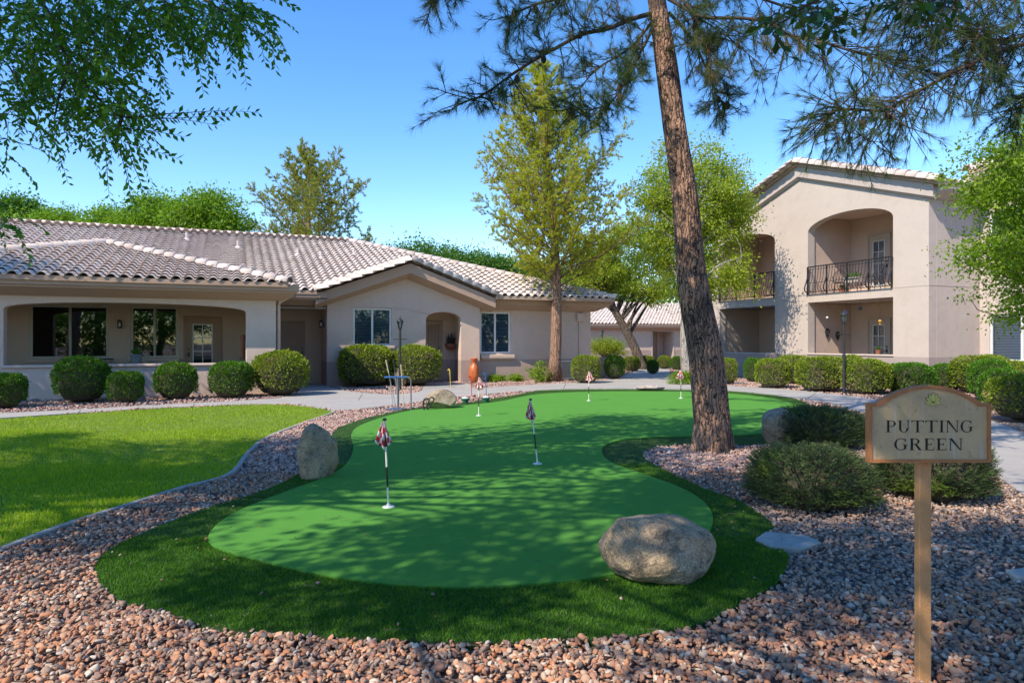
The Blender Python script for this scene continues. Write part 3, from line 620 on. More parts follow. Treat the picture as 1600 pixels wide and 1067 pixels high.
# roof tiles
pm = .333; ym = -.62; z0 = 3.0
pcs = []
mo = (0, ym, z0); X_ = (1, 0); Y_ = (0, 1)
hipR = (13.3, ym, 1/math.sqrt(2), 1/math.sqrt(2))        # keep x-13.3 + y-ym < 0
def M_(s0, s1, cuts): pcs.append((mo, X_, Y_, pm, s0, s1, 8.4, cuts))
M_(-30, -8.4, [(-8.5, 0, 1, 0), (0, 7.78, 0, 1)])
M_(-8.7, -3.3, [(-8.5, 0, -1, 0), (-3.5, 0, 1, 0), (-8.5, ym, .871, -1), (0, 7.78, 0, 1)])
M_(-3.6, 1.8, [(-3.5, 0, -1, 0), (1.5, 0, 1, 0), (1.5, ym, -.871, -1), (0, 7.78, 0, 1)])
M_(1.2, 2.7, [(1.5, 0, -1, 0), (2.5, 0, 1, 0), (0, 7.78, 0, 1)])
M_(2.4, 5.7, [(2.5, 0, -1, 0), (5.52, 0, 1, 0), (2.5, ym, 1.08, -1), (0, 7.78, 0, 1)])
M_(5.4, 8.7, [(5.52, 0, -1, 0), (8.54, 0, 1, 0), (8.54, ym, -1.08, -1), (0, 7.78, 0, 1), hipR])
M_(8.4, 13.5, [(8.54, 0, -1, 0), hipR])
pcs.append(((13.3, ym, z0), (0, 1), (-1, 0), pm, 0, 16.8, 8.4, [(13.3, ym, -1, -1), (13.3, ym+16.8, -1, 1)]))
pcs.append(((0, ym+16.8, z0), (-1, 0), (0, -1), pm, -13.3, 30, 8.4, [(13.3, ym+16.8, 1, -1)]))
pp = .29
pcs.append(((1.5, -3.25, 3.0), (-1, 0), (0, 1), pp, 0, 10, 5.0, [(1.5, -3.25, 1, 1), (-8.5, -3.25, -1, 1)]))
pcs.append(((1.5, -3.25, 3.0), (0, 1), (-1, 0), pp, 0, 8, 5.0, [(1.5, -3.25, -1, -1), (1.5, ym, .871, 1)]))
pcs.append(((-8.5, -3.25, 3.0), (0, -1), (1, 0), pp, -8, 0, 5.0, [(-8.5, -3.25, 1, -1), (-8.5, ym, -.871, 1)]))
gp = .36
pcs.append(((2.5, -.5, 3.02), (0, -1), (1, 0), gp, -4, 0, 3.02, [(2.5, ym, -1.08, 1), (5.52, 0, 1, 0)]))
pcs.append(((8.54, -.5, 3.02), (0, 1), (-1, 0), gp, 0, 4, 3.02, [(8.54, ym, 1.08, 1), (5.52, 0, -1, 0)]))
roof = tiles('roof', H, pcs, MT['tile'])
za = 3.02+gp*3.02
caps('ridge_cap', roof, [((-30, 7.78, z0+pm*8.4+.06), (4.9, 7.78, z0+pm*8.4+.06)), ((13.3, ym, z0+.06), (4.9, 7.78, z0+pm*8.4+.06)),
    ((1.5, -3.25, 3.06), (-3.5, 1.75, 3.06+pp*5)), ((-8.5, -3.25, 3.06), (-3.5, 1.75, 3.06+pp*5)), ((-3.5, 1.75, 3.06+pp*5), (-3.5, 3.75, 3.06+pp*5)),
    ((5.52, -.5, za+.07), (5.52, 2.65, za+.07))], MT['tile'])
caps('rake_tile', roof, [((2.45, -.52, 3.05), (5.52, -.52, za+.06)), ((8.59, -.52, 3.05), (5.52, -.52, za+.06))], MT['tile'], .13, .36)
for (x, y) in ((-10.5, 5.9), (-10, 4.6), (.3, 5.2), (2.4, 4.4), (3.2, 4.0), (4.6, 5.0), (-1.5, 6.2)):
    g = Geo(); z = z0+pm*(y-ym); g.tube([(x, y, z-.05), (x, y, z+.32)], .04, 10); g.lathe([(.14, 0), (.13, .06), (.05, .12)], (x, y, z+.0), 10); g.build('vent_pipe', MT['tile'], roof)
g = Geo(); g.tube([(1.62, -2.95, 2.95), (1.60, -2.75, 2.72), (1.30, -2.55, 2.55), (1.28, -2.50, 2.45), (1.28, -2.50, .1)], .045, 8); g.build('downspout', MT['stucco'], H)
# ---------------------------------------------------------------- far house between the two
FH = empty('far_house', (*AB(27, 43), 0), ANG, 'distant low tan house with tiled roof and recessed brown door', 'house')
wall('wall', [(-12, 0), (14, 0), (14, 2.5), (-12, 2.5)], [rect(2.15, 4.0, .02, 2.2)], .28, front(0), MT['stucco'], FH)
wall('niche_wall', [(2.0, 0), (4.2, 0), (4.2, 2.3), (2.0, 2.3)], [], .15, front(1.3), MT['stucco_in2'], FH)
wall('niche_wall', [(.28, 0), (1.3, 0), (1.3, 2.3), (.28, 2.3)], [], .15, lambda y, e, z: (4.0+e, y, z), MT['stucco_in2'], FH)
door(FH, 2.45, 3.35, .03, 2.1, front(1.25), 'panel', 'door_tan', -1); wall_lamp(FH, front(1.3), 2.25, 1.85)
g = Geo(); bxt(g, f0, 2.05, 2.15, .02, 2.3, -.03, 0); bxt(g, f0, 4.0, 4.1, .02, 2.3, -.03, 0); bxt(g, f0, 2.15, 4.0, 2.2, 2.3, -.03, 0); g.build('door_surround', MT['trim_pale'], FH)
eave('eave_band', FH, [(-12, 0), (14, 0)], MT['trim'], [(o, z-.32) for o, z in EP])
fr = tiles('roof', FH, [((0, -.62, 2.68), X_, Y_, .333, -12.5, 14.5, 5.4, [])], MT['tile'])
caps('ridge_cap', fr, [((-12.5, 4.85, 2.68+.333*5.4+.05), (14.5, 4.85, 2.68+.333*5.4+.05))], MT['tile'])
# ---------------------------------------------------------------- two storey building on the right
B = empty('apartment_building', (*AB(20.3, 14.8), 0), ANG-R(90), 'two storey pale stucco building with arched balconies and tiled gable roof', 'apartment building')
wall('front_wall', [(-10.4, 0), (0, 0), (0, 6.0), (-5.2, 7.75), (-10.4, 6.0)],
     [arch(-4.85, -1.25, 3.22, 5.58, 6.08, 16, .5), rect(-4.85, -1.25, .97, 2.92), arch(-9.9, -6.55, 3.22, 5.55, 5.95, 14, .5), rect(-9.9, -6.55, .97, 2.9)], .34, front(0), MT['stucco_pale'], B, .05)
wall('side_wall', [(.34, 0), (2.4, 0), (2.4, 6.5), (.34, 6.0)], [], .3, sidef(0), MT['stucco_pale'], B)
yb = 2.3
for zf, zt, zd in ((.06, 2.92, .1), (3.22, 6.2, 3.26)):
    wall('balcony_wall', rect(-10.3, -.3, zf, zt), [], .2, front(yb), MT['stucco_in2'], B)
    wall('balcony_wall', rect(.34, yb, zf, zt), [], .25, lambda y, e, z: (-4.9-e, y, z), MT['stucco_in2'], B)
    wall('balcony_wall', rect(.34, yb, zf, zt), [], .2, lambda y, e, z: (-1.05+e, y, z), MT['stucco_in2'], B)
    wall('balcony_wall', rect(.34, yb, zf, zt), [], .25, lambda y, e, z: (-6.3+e, y, z), MT['stucco_in2'], B)
    wall('balcony_wall', rect(.34, yb, zf, zt), [], .25, lambda y, e, z: (-9.95-e, y, z), MT['stucco_in2'], B)
    door(B, -4.05, -3.2, zd, zd+2.15, front(yb-.05), 'french', 'door_pale', 1)
    door(B, -7.7, -6.9, zd, zd+2.1, front(yb-.05), 'french', 'door_tan', -1)
g = Geo(); g.box(-10.35, .10, 2.925, -.06, 2.6, 3.215); g.build('balcony_floor', MT['stucco_pale'], B)
g = Geo(); g.box(-10.35, .34, .0, -.06, 2.6, .05); g.build('patio_floor', MT['concrete'], B)
g = Geo(); g.box(-10.35, .34, 6.2, -.06, 2.6, 6.26); g.build('balcony_ceiling', MT['stucco_in2'], B)
g = Geo(); g.box(-4.88, -.04, .95, -1.22, .38, 1.01); g.build('wall_cap', MT['stucco_pale'], B, bevel=.02); g = Geo(); g.box(-9.95, -.30, .0, -6.4, -.002, .99); g.build('patio_wall', MT['stucco_pale'], B, bevel=.02)
g = Geo(); bxt(g, f0, -10.4, -4.86, 3.21, 3.235, -.008, .0); bxt(g, f0, -1.24, .0, 3.21, 3.235, -.008, 0); g.box(.0, .0, 3.21, .008, 2.39, 3.235); g.build('belt_line', MT['trim_pale'], B)
# set-back wing with windows
wall('wing_wall', [(-.6, 0), (9, 0), (9, 7), (-.6, 7)], [rect(.3, 2.2, .82, 2.3), rect(.3, 2.2, 4.2, 5.6)], .3, front(2.42), MT['stucco_pale'], B)
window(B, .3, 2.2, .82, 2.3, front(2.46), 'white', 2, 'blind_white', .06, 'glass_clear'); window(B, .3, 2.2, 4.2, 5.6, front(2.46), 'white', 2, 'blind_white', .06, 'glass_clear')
wall('wing_side', [(2.72, 0), (14, 0), (14, 6.5), (2.72, 6.5)], [], .3, sidef(9), MT['stucco_pale'], B)
wall('far_side', [(.34, 0), (13, 0), (13, 6.3), (.34, 6.0)], [], .3, lambda y, e, z: (-10.4+e, y, z), MT['stucco_pale'], B)
eave('eave_band', B, [(.05, 2.42), (9, 2.42), (9, 14)], MT['trim_pale'], [(o, z+3.95) for o, z in EP])
eave('eave_band', B, [(0, .0), (0, 2.3)], MT['trim_pale'], [(o*.9, z+3.35) for o, z in EP])
g = Geo(); rake(g, -5.2, 5.45, 7.75, .335, .0, -.16, -.06, .00, .40); g.build('gable_band', MT['trim_pale'], B)
g = Geo(); rake(g, -5.2, 5.70, 7.75, .335, .0, -.27, .40, .41, .60); g.build('fascia', MT['trim'], B)
zr = 7.75+.52; pb = .335
br = tiles('roof', B, [((-5.2-5.75, -.29, zr-pb*5.75), (0, -1), (1, 0), pb, -11, 0, 5.75, [(-5.2, 0, 1, 0)]), ((-5.2+5.75, -.29, zr-pb*5.75), (0, 1), (-1, 0), pb, 0, 11, 5.75, [(-5.2, 0, -1, 0)]),
     ((0, 1.8, 6.95), X_, Y_, pb, -2, 9.6, 5.8, [(0, 0, -1, -.0)])], MT['tile'])
caps('ridge_cap', br, [((-5.2, -.29, zr+.07), (-5.2, 10, zr+.07)), ((0, 7.6, 6.95+pb*5.8+.06), (9.6, 7.6, 6.95+pb*5.8+.06))], MT['tile'])
caps('rake_tile', br, [((.60, -.31, zr-pb*5.8+.05), (-5.2, -.31, zr+.07)), ((-11.0, -.31, zr-pb*5.8+.05), (-5.2, -.31, zr+.07)), ((0, 1.8, 7.0), (0, 7.6, 7.0+pb*5.8))], MT['tile'], .15, .38)
# balcony railings: bellied balusters
def railing(x0, x1, z, n, posts):
    g = Geo(); zt = z+1.0; yo = -.02
    def bar(x, r):
        pts = [(x, yo-.01, zt), (x, yo-.03, zt-.25), (x, yo-.08, zt-.5), (x, yo-.18, zt-.75), (x, yo-.17, zt-.88), (x, yo-.08, z+.06)]
        g.tube(catmull(pts, 3, False), r, 5)
    for i in range(n+1):
        x = x0+(x1-x0)*i/n; bar(x, .011)
    for i in range(posts+1):
        x = x0+(x1-x0)*i/posts; g.box(x-.022, yo-.035, z-.02, x+.022, yo+.01, zt+.03); bar(x+.03, .014)
    r = g.build('railing', MT['iron'], B)
    t = Geo(); m = 90
    for ph in (0, math.pi):
        t.tube([(x0+(x1-x0)*i/m, yo-.01+.02*math.cos(i*1.1+ph), zt+.02+.02*math.sin(i*1.1+ph)) for i in range(m+1)], .014, 5)
    t.build('top_rail', MT['iron'], r)
    t = Geo(); t.box(x0, yo-.10, z+.05, x1, yo-.06, z+.075); t.box(x0, yo-.10, z+.40, x1, yo-.085, z+.415); t.box(x0, yo-.04, zt-.10, x1, yo-.02, zt-.085); t.build('bottom_rail', MT['iron'], r)
railing(-4.83, -1.27, 3.24, 28, 4); railing(-9.88, -6.57, 3.24, 26, 3)
# ================================================================ VEGETATION
def cat_np(parts):
    Vs, Fs, n = [], [], 0
    for V, Fc in parts: Vs.append(V); Fs.append(Fc+n); n += len(V)
    return np.concatenate(Vs), np.concatenate(Fs)
def snoise(P, s, seed=0):
    r = np.random.default_rng(seed); o = np.zeros(len(P))
    for k in range(5):
        d = unit(r.normal(size=(1, 3)))[0]*s*(1.35**k); d2 = unit(r.normal(size=(1, 3)))[0]*s*(1.35**k)
        o += np.sin(P@d+r.uniform(0, 6))*np.sin(P@d2+r.uniform(0, 6))*.8**k
    return o/2.2
# ---- clipped shrubs
def shrub_mesh(seed, e=3.2, nl=6500, ls=(.030, .058), thin=.35):
    r = np.random.default_rng(seed)
    def surf(D):
        q = np.abs(D); s = (q[:, 0]**e+q[:, 1]**e+q[:, 2]**e)**(-1/e); P = D*s[:, None]
        P = P*(1+.075*snoise(D, 4.2, seed)[:, None]+.03*snoise(D, 9, seed+5)[:, None])
        nn = (np.abs(P[:, 0])**e+np.abs(P[:, 1])**e)**(1/e)+1e-6; tg = np.maximum(1-(.8*np.abs(P[:, 2]))**e, .01)**(1/e); k = np.where(P[:, 2] < 0, np.minimum(tg/nn, 3), 1); P[:, :2] *= k[:, None]
        z = (P[:, 2]+1)/2; t = np.clip(z/.45, 0, 1); P[:, :2] *= (.88+.12*np.sin(t*math.pi/2))[:, None]
        return np.stack([P[:, 0]*.5, P[:, 1]*.5, np.clip(z, .02, 2)], 1)
    D = rdirs(nl, r); D[:, 2] = np.where(D[:, 2] < -.55, -D[:, 2]*.6, D[:, 2]); D = unit(D)
    keep = ~((D[:, 2] < .0) & (r.random(nl) < thin)); D = D[keep]
    P = surf(D); c = np.array([0, 0, .5]); dep = r.random(len(P))**2*.13
    O = unit(P-c); P = c+(P-c)*(1.0-dep+.02*r.random(len(P))+np.where(r.random(len(P)) < .035, .07, 0))[:, None]
    ax = O*.8+rdirs(len(P), r)*.8+np.array([0, 0, .35])
    V, Fc = leaf_arrays(P, ax, r.uniform(*ls, len(P)), .6, r)
    fol = np_mesh('foliage', V, Fc)
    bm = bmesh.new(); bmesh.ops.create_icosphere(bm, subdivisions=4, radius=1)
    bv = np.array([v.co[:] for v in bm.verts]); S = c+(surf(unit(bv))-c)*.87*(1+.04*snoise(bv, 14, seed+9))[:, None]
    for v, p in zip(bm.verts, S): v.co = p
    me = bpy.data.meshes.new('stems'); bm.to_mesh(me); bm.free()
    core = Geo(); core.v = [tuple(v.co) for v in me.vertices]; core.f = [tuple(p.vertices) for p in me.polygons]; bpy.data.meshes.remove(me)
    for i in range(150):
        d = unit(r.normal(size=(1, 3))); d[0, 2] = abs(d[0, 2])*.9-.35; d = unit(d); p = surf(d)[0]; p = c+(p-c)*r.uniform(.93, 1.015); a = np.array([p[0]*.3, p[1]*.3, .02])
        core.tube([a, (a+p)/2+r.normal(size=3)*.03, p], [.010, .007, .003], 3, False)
    st = bpy.data.meshes.new('stems'); st.from_pydata(core.v, [], core.f); return fol, st
SHM = {}
for k, (mat, e, nl, th) in {'g0': ('box_green', 2.9, 7500, .3), 'g1': ('box_green', 2.5, 6500, .35), 'o0': ('box_olive', 3.0, 7000, .45), 'o1': ('box_olive', 2.6, 6500, .35), 'o2': ('box_olive', 3.4, 7500, .3)}.items():
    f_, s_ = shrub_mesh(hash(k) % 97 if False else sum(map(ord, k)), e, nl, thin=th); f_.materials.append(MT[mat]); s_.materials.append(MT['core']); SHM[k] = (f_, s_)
def shrub(x0, y0, x1, y1, kind, label, group, dpt=1.0, yb=None):
    """pixel box of the shrub; y1 = its foot on the ground"""
    X, Y = G((x0+x1)/2, y1); wd = (x1-x0)/F*Y; d = wd*dpt; k = 1+d*.42/Y; Y2 = Y+d*.42; X2 = (((x0+x1)/2-800)/F)*Y2
    h = EYE+(CY-y0)/F*Y2
    r = empty('shrub', (X2, Y2, 0), random.uniform(0, 6.28), label, 'shrub', group); r.scale = (wd*k*.97, d*k*.97, h)
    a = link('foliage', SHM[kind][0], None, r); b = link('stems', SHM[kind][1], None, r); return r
LR = 'clipped shrubs along the porch wall'; RR = 'clipped shrubs along the pale building'; CR = 'clipped shrubs by the far walkway'
for a in [(-30,584,35,641,'g0','dark green shrub cut off by the left edge of the photo',LR),
    (90,558,167,632,'g1','tall dark green shrub in front of the left porch window',LR),
    (170,581,221,632,'g0','smallest bright green shrub of the porch row, right beside the tall dark one',LR),
    (244,567,306,627,'g1','dark green boxy shrub in front of the narrower porch window',LR),
    (331,566,392,624,'g0','green rounded shrub at the right end of the low porch wall',LR),
    (398,550,478,621,'o1','large shrub with dry twiggy left side by the downspout',LR),
    (531,540,614,606,'o2','large bright clipped shrub under the gable window',None),
    (613,541,686,605,'o1','large half dry clipped shrub behind the lamp post',None),
    (894,556,937,600,'o0','shrub with bare trunk base beside the cooling unit',CR),
    (946,556,975,593,'g0','upright green shrub just right of the house corner',CR),
    (974,557,1001,581,'o0','squat olive shrub left of the leaning trunk',CR),
    (994,556,1022,577,'o2','pale olive shrub touching the leaning trunk',CR),
    (1011,563,1029,585,'g0','small round ball shrub in front of the far door',CR),
    (1028,556,1048,577,'o1','small shrub at the right jamb of the far door',CR),
    (1047,557,1069,580,'g1','dark small shrub at the foot of the pale trunk',CR),
    (1122,560,1150,602,'o2','tall narrow shrub just right of the big pine trunk',RR),
    (1164,560,1190,598,'g0','narrow green shrub left of the boxy shrub row',RR),
    (1182,561,1234,608,'o2','boxy olive shrub that starts the row under the left balcony',RR),
    (1215,556,1264,602,'o0','olive shrub tucked behind the first boxy shrub',RR),
    (1249,558,1317,614,'o2','wide boxy olive shrub left of the near lamp post',RR),
    (1308,556,1350,603,'o1','olive shrub hidden behind the near lamp post',RR),
    (1322,562,1386,619,'o2','boxy olive shrub right of the near lamp post',RR),
    (1412,561,1462,588,'o0','low olive shrub top showing behind the two green ones',RR),
    (1385,568,1455,618,'g0','wide dark green shrub above the left shoulder of the sign',RR),
    (1452,569,1503,614,'g1','rounded dark green shrub above the middle of the sign',RR),
    (1495,556,1570,618,'o0','tall pale olive shrub right of the sign top',RR),
    (1520,563,1575,628,'g0','green shrub in front of the tall pale one',RR),
    (1563,566,1625,622,'o1','olive shrub cut by the right edge under the window blinds',RR),
    (1535,577,1600,645,'g1','green shrub halfway down the right edge of the photo',RR),
    (1553,586,1650,662,'o1','large shrub with dry twigs, lowest at the right edge',RR)]: shrub(*a)
# unseen trees added behind the viewpoint (mirrored in the windows)
# ---- rosemary mounds
def rosemary_mesh(seed, n=26000):
    r = np.random.default_rng(seed); D = rdirs(2600, r); D[:, 2] = np.abs(D[:, 2])*1.1-.25; D = unit(D)
    q = np.abs(D); e = 3.2; s = (q[:, 0]**e+q[:, 1]**e+q[:, 2]**e)**(-1/e); P = D*s[:, None]*(1+.07*snoise(D, 5, seed)+.03*r.normal(size=len(D)))[:, None]
    P = np.stack([P[:, 0]*.5, P[:, 1]*.5, np.clip(P[:, 2]*.62+.34, .02, 1.1)], 1)
    O = unit(P-np.array([0, 0, .25])+rdirs(len(P), r)*.22+np.array([0, 0, .12])); parts = []
    k = n//len(P)*1; L = r.uniform(.08, .17, len(P))
    for j in range(14):
        t = r.random(len(P))*L; b = P-O*(.13-t)[:, None]; ax = O*.9+rdirs(len(P), r)*.9
        parts.append(needle_arrays(b, ax, r.uniform(.022, .045, len(P)), .007, r))
    fol = np_mesh('foliage', *cat_np(parts))
    g = Geo()
    for i in range(700):
        p = P[i]; g.tube([(p[0]*.35, p[1]*.35, .02), tuple(p*.75+np.array([0, 0, .0])), tuple(p+O[i]*.03)], [.008, .005, .002], 3, False)
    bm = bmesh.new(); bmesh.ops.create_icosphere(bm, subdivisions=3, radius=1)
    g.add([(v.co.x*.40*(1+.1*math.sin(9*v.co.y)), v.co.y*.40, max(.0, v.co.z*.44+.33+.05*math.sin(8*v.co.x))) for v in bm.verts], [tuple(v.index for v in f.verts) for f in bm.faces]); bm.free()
    st = bpy.data.meshes.new('stems'); st.from_pydata(g.v, [], g.f); st.materials.append(MT['core']); fol.materials.append(MT['rosemary']); return fol, st
RM = [rosemary_mesh(3), rosemary_mesh(8)]
for i, (x0, y0, x1, y1, lb) in enumerate([(1170,695,1357,806,'largest rosemary mound left of the sign post with a bright green patch'), (1206,634,1350,704,'rosemary mound behind the largest one, beside the half hidden boulder'), (1368,668,1542,790,'dark shaded rosemary mound behind the sign board')]):
    X, Y = G((x0+x1)/2, y1); wd = (x1-x0)/F*Y; Y2 = Y+wd*.36; h = EYE+(CY-y0)/F*Y2
    r = empty('rosemary', ((((x0+x1)/2-800)/F)*Y2, Y2, 0), i*1.3, lb, 'shrub', 'rosemary mounds in the gravel'); r.scale = (wd*1.0, wd*1.0, h*1.03)
    link('foliage', RM[i % 2][0], None, r); link('stems', RM[i % 2][1], None, r)
# ---- broadleaf trees
def leafy(name, label, base, trunk, blobs, ncl, per, cr, leaf, ml, mt_, seed, group=None, limbs=40, flat=.65, droop=.25, lr=.06, cat='tree', extra=None, bias=.42):
    """trunk: [(dx,dy,z,r)], blobs: [(dx,dy,z,rx,ry,rz)] relative to base"""
    r = np.random.default_rng(seed); root = empty(name, (*base, 0), 0, label, cat, group)
    vol = np.array([b[3]*b[4]*b[5] for b in blobs]); vol = vol/vol.sum(); ids = r.choice(len(blobs), ncl, p=vol)
    bl = np.array(blobs)[ids]; C = bl[:, :3]+rdirs(ncl, r)*bl[:, 3:]*(r.random((ncl, 1))**bias)
    g = Geo(); T = [Vector(t[:3]) for t in trunk]; tr = [t[3] for t in trunk]
    tp = catmull([(*t, q) for t, q in zip([tuple(v) for v in T], tr)], 5, False)
    tp[0] = (tp[0][0], tp[0][1], -.05, tp[0][3]*1.25)
    g.tube([p[:3] for p in tp], [p[3] for p in tp], 12)
    tv = np.array([p[:3] for p in tp])
    hubs = []
    for i in range(min(limbs, ncl)):
        e = C[i]; zs = e[2]-.45*np.linalg.norm(e[:2]-tv[-1][:2])-r.uniform(.2, 1); j = int(np.argmin(np.abs(tv[:, 2]-np.clip(zs, tv[len(tv)//3][2], tv[-1][2]))))
        s = tv[j]; m = s*.5+e*.5+np.array([0, 0, .12*np.linalg.norm(e-s)])+r.normal(size=3)*.05*np.linalg.norm(e-s)
        pts = catmull([tuple(s), tuple(m), tuple(e)], 4, False); ra = min(tp[j][3]*.6, lr)
        g.tube(pts, list(np.linspace(ra, ra*.2, len(pts))), 5, False); hubs += [np.array(p) for p in pts[2:]]
    H_ = np.array(hubs)
    for i in range(limbs, min(ncl, limbs*5)):
        e = C[i]; s = H_[np.argmin(((H_-e)**2).sum(1)+r.random(len(H_))*.3)]; m = (s+e)/2+r.normal(size=3)*.08
        g.tube([s, m, e], [lr*.28, lr*.2, lr*.08], 4, False)
    g.build('trunk', MT[mt_], root, smooth=True)
    parts = []; cs = cr*r.uniform(.55, 1.3, ncl)
    idx = np.repeat(np.arange(ncl), per); n = len(idx); off = r.normal(size=(n, 3))*np.array([1, 1, flat])*cs[idx][:, None]*.55
    P = C[idx]+off; ax = unit(off)*.6+rdirs(n, r)*.7+np.array([0, 0, -droop])
    V, Fc = leaf_arrays(P, ax, leaf*r.uniform(.6, 1.25, n), .5, r)
    if extra is not None: V, Fc = cat_np([(V, Fc), extra])
    link('crown', np_mesh('crown', V, Fc), MT[ml], root); return root
def blob_px(Y, lst):            # crown lobes from pixel ellipses at distance Y
    out = []
    for (cx, cy, rx, ry, dy) in lst:
        p = PD(cx, cy, Y+dy); s = (Y+dy)/F; out.append((p[0], p[1], p[2], rx*s, (rx+ry)/2*s, ry*s))
    return out
def rel(base, blobs): return [(b[0]-base[0], b[1]-base[1], *b[2:]) for b in blobs]
# tree line behind the long house
TL = 'broadleaf trees behind the long house'
for i, (Y, lst, lb) in enumerate([
    (44, [(20,345,60,32,0),(-40,330,70,45,1)], 'yellowish broadleaf tree at the left edge above the roof'),
    (47, [(95,335,55,25,0),(60,350,40,20,0)], 'low tree top just left of the hanging branch tips'),
    (45, [(165,335,50,38,0),(120,350,40,22,0)], 'bright tree directly under the hanging branch tips'),
    (43, [(235,325,48,34,0),(225,345,50,25,0)], 'tree with a flat bright top at the middle of the roof line'),
    (42, [(320,325,58,40,0),(350,345,48,28,0),(285,340,35,30,0)], 'tallest broadleaf tree just left of the olive pine')]):
    bs = blob_px(Y, [(a, b+(22 if a < 190 else 10), c*.9, d*.85, e) for a, b, c, d, e in lst]); base = (bs[0][0], bs[0][1]); zt = bs[0][2]
    leafy('broadleaf_tree', lb, base, [(0,0,0,.22),(.2,.1,3,.17),(0,0,zt,.08)], rel(base, bs), 80, 230, .80, .20, 'leaf_far', 'bark_grey', 20+i, TL, 14, .7, .2, .07)
for i, (Y, lst, lb) in enumerate([
    (60, [(650,395,68,34,0),(600,405,40,25,0)], 'dark green tree low behind the roof left of the tall pine'),
    (58, [(740,405,60,32,0),(780,415,50,30,0)], 'dark tree low behind the roof hip beside the tall pine'),
    (62, [(840,425,60,50,0)], 'tree seen between the tall pine and the leaning tree'),
    (64, [(1010,455,50,45,0),(1080,440,60,60,2)], 'shadowy tree behind the far house roof'),
    (66, [(940,430,50,50,0)], 'dark tree behind the crown of the leaning tree'),
    (48, [(1160,400,50,75,0),(1215,320,26,40,0)], 'tree behind the left corner of the two storey building'),
    (52, [(20,320,36,22,0)], 'greyish tree far off at the left edge')]):
    bs = blob_px(Y, [(a, b+16, c, d*.85, e) for a, b, c, d, e in lst]); base = (bs[0][0], bs[0][1]); zt = bs[0][2]
    leafy('broadleaf_tree', lb, base, [(0,0,0,.25),(.2,.1,3,.2),(0,0,zt,.08)], rel(base, bs), 110, 150, 1.2, .26, 'leaf_tree', 'bark_grey', 40+i, 'broadleaf trees far behind', 12, .7, .2, .07)
# big ash behind the foreground pine
b0 = G(1077, 597); bs = blob_px(25.5, [(1085,330,88,100,0),(1130,300,42,60,0),(1035,290,36,65,0),(1120,420,50,45,-1),(1150,435,26,40,-1.5),(1075,240,42,34,0),(1035,400,40,50,1),(1150,360,24,50,0),(1095,460,44,28,0)])
leafy('ash_tree', 'tall yellow green leafy tree standing behind the big pine trunk', b0, [(0,0,0,.28),(-.1,0,2,.22),(.1,0,4.5,.17),(0,0,8,.07)], rel(b0, bs), 400, 130, .47, .11, 'leaf_ash', 'bark_pale', 61, limbs=50)
b0 = G(1000, 577.5); bs = blob_px(35, [(930,420,48,42,0),(985,430,42,38,0),(905,390,28,30,0),(960,380,34,34,0),(1010,400,32,36,1),(1020,455,28,22,0),(900,450,26,30,0),(990,350,26,30,1)])
leafy('leaning_tree', 'yellow green tree with dark leaning forked trunk right of the house corner', b0, [(.15,0,0,.26),(-.4,0,1.4,.22),(-1.4,0,3.2,.17),(-2.2,0,4.6,.10)], rel(b0, bs), 250, 110, .5, .13, 'leaf_ash', 'bark_grey', 62, limbs=36, lr=.10)
# right tree hanging into the frame
b0 = (11.3, 11.5); bs = blob_px(10.5, [(1580,270,70,55,0),(1540,300,48,40,0),(1560,380,48,45,0),(1600,420,55,60,0),(1540,420,32,34,0),(1510,455,22,30,-.3),(1600,340,60,50,.5),(1640,200,60,60,1),(1500,275,30,18,0),(1560,235,42,24,0),(1505,400,30,22,0),(1680,380,90,130,.5),(1590,480,36,34,0)])
leafy('shade_tree', 'bright green leafy tree hanging into the right edge in front of the windows', b0, [(0,0,0,.16),(-.3,0,1.6,.13),(-.7,-.2,2.8,.09),(-1.3,-.3,4.2,.05)], rel(b0, bs), 800, 62, .27, .064, 'leaf_right', 'bark_grey', 63, limbs=46, lr=.035, flat=.6, bias=.5)
# variegated bush by the far lamp
b0 = G(948, 577); bs = blob_px(F*EYE/43.5, [(948,540,30,13,0),(930,545,16,10,0),(965,545,16,12,0)])
leafy('flowering_bush', 'round topped bush on bare stems beside the far lamp post', b0, [(0,0,0,.05),(0,0,.6,.04),(0,0,1.1,.03)], rel(b0, bs), 120, 60, .28, .075, 'leaf_ash', 'bark_grey', 64, limbs=30, lr=.03, cat='bush')
b0 = G(1076, 601); bs = blob_px(F*EYE/67.5, [(1066,590,19,11,0),(1052,595,10,7,0),(1080,592,14,10,0)])
leafy('flowering_bush', 'low yellow flowered bush left of the big pine trunk', b0, [(0,0,0,.02),(0,0,.1,.02),(0,0,.2,.01)], rel(b0, bs), 90, 50, .12, .05, 'leaf_right', 'branch', 65, limbs=10, lr=.01, cat='bush')
for (px, py, w_, h_, lb) in ((840,598,36,34,'leafy low plant just left of the reddish pine trunk'), (822,588,20,26,'taller dark leafy plant behind the low one left of the pine'), (806,597,16,12,'low bright plant under the right end of the window'), (775,597,24,10,'small yellowish plant right of the clay urn'), (1055,562,14,26,'thin leafy sapling at the foot of the pale trunk')):
    b0 = G(px, py); Y = F*EYE/(py-CY); bs = blob_px(Y, [(px,py-h_*.55,w_*.5,h_*.45,0),(px+w_*.25,py-h_*.4,w_*.25,h_*.35,0)])
    leafy('garden_plant', lb, b0, [(0,0,0,.012),(0,0,.1,.01),(0,0,.25,.008)], rel(b0, bs), 40, 36, .12, .07, 'leaf_right', 'branch', 70+px, 'small plants in the gravel by the house', limbs=14, lr=.01, cat='plant')
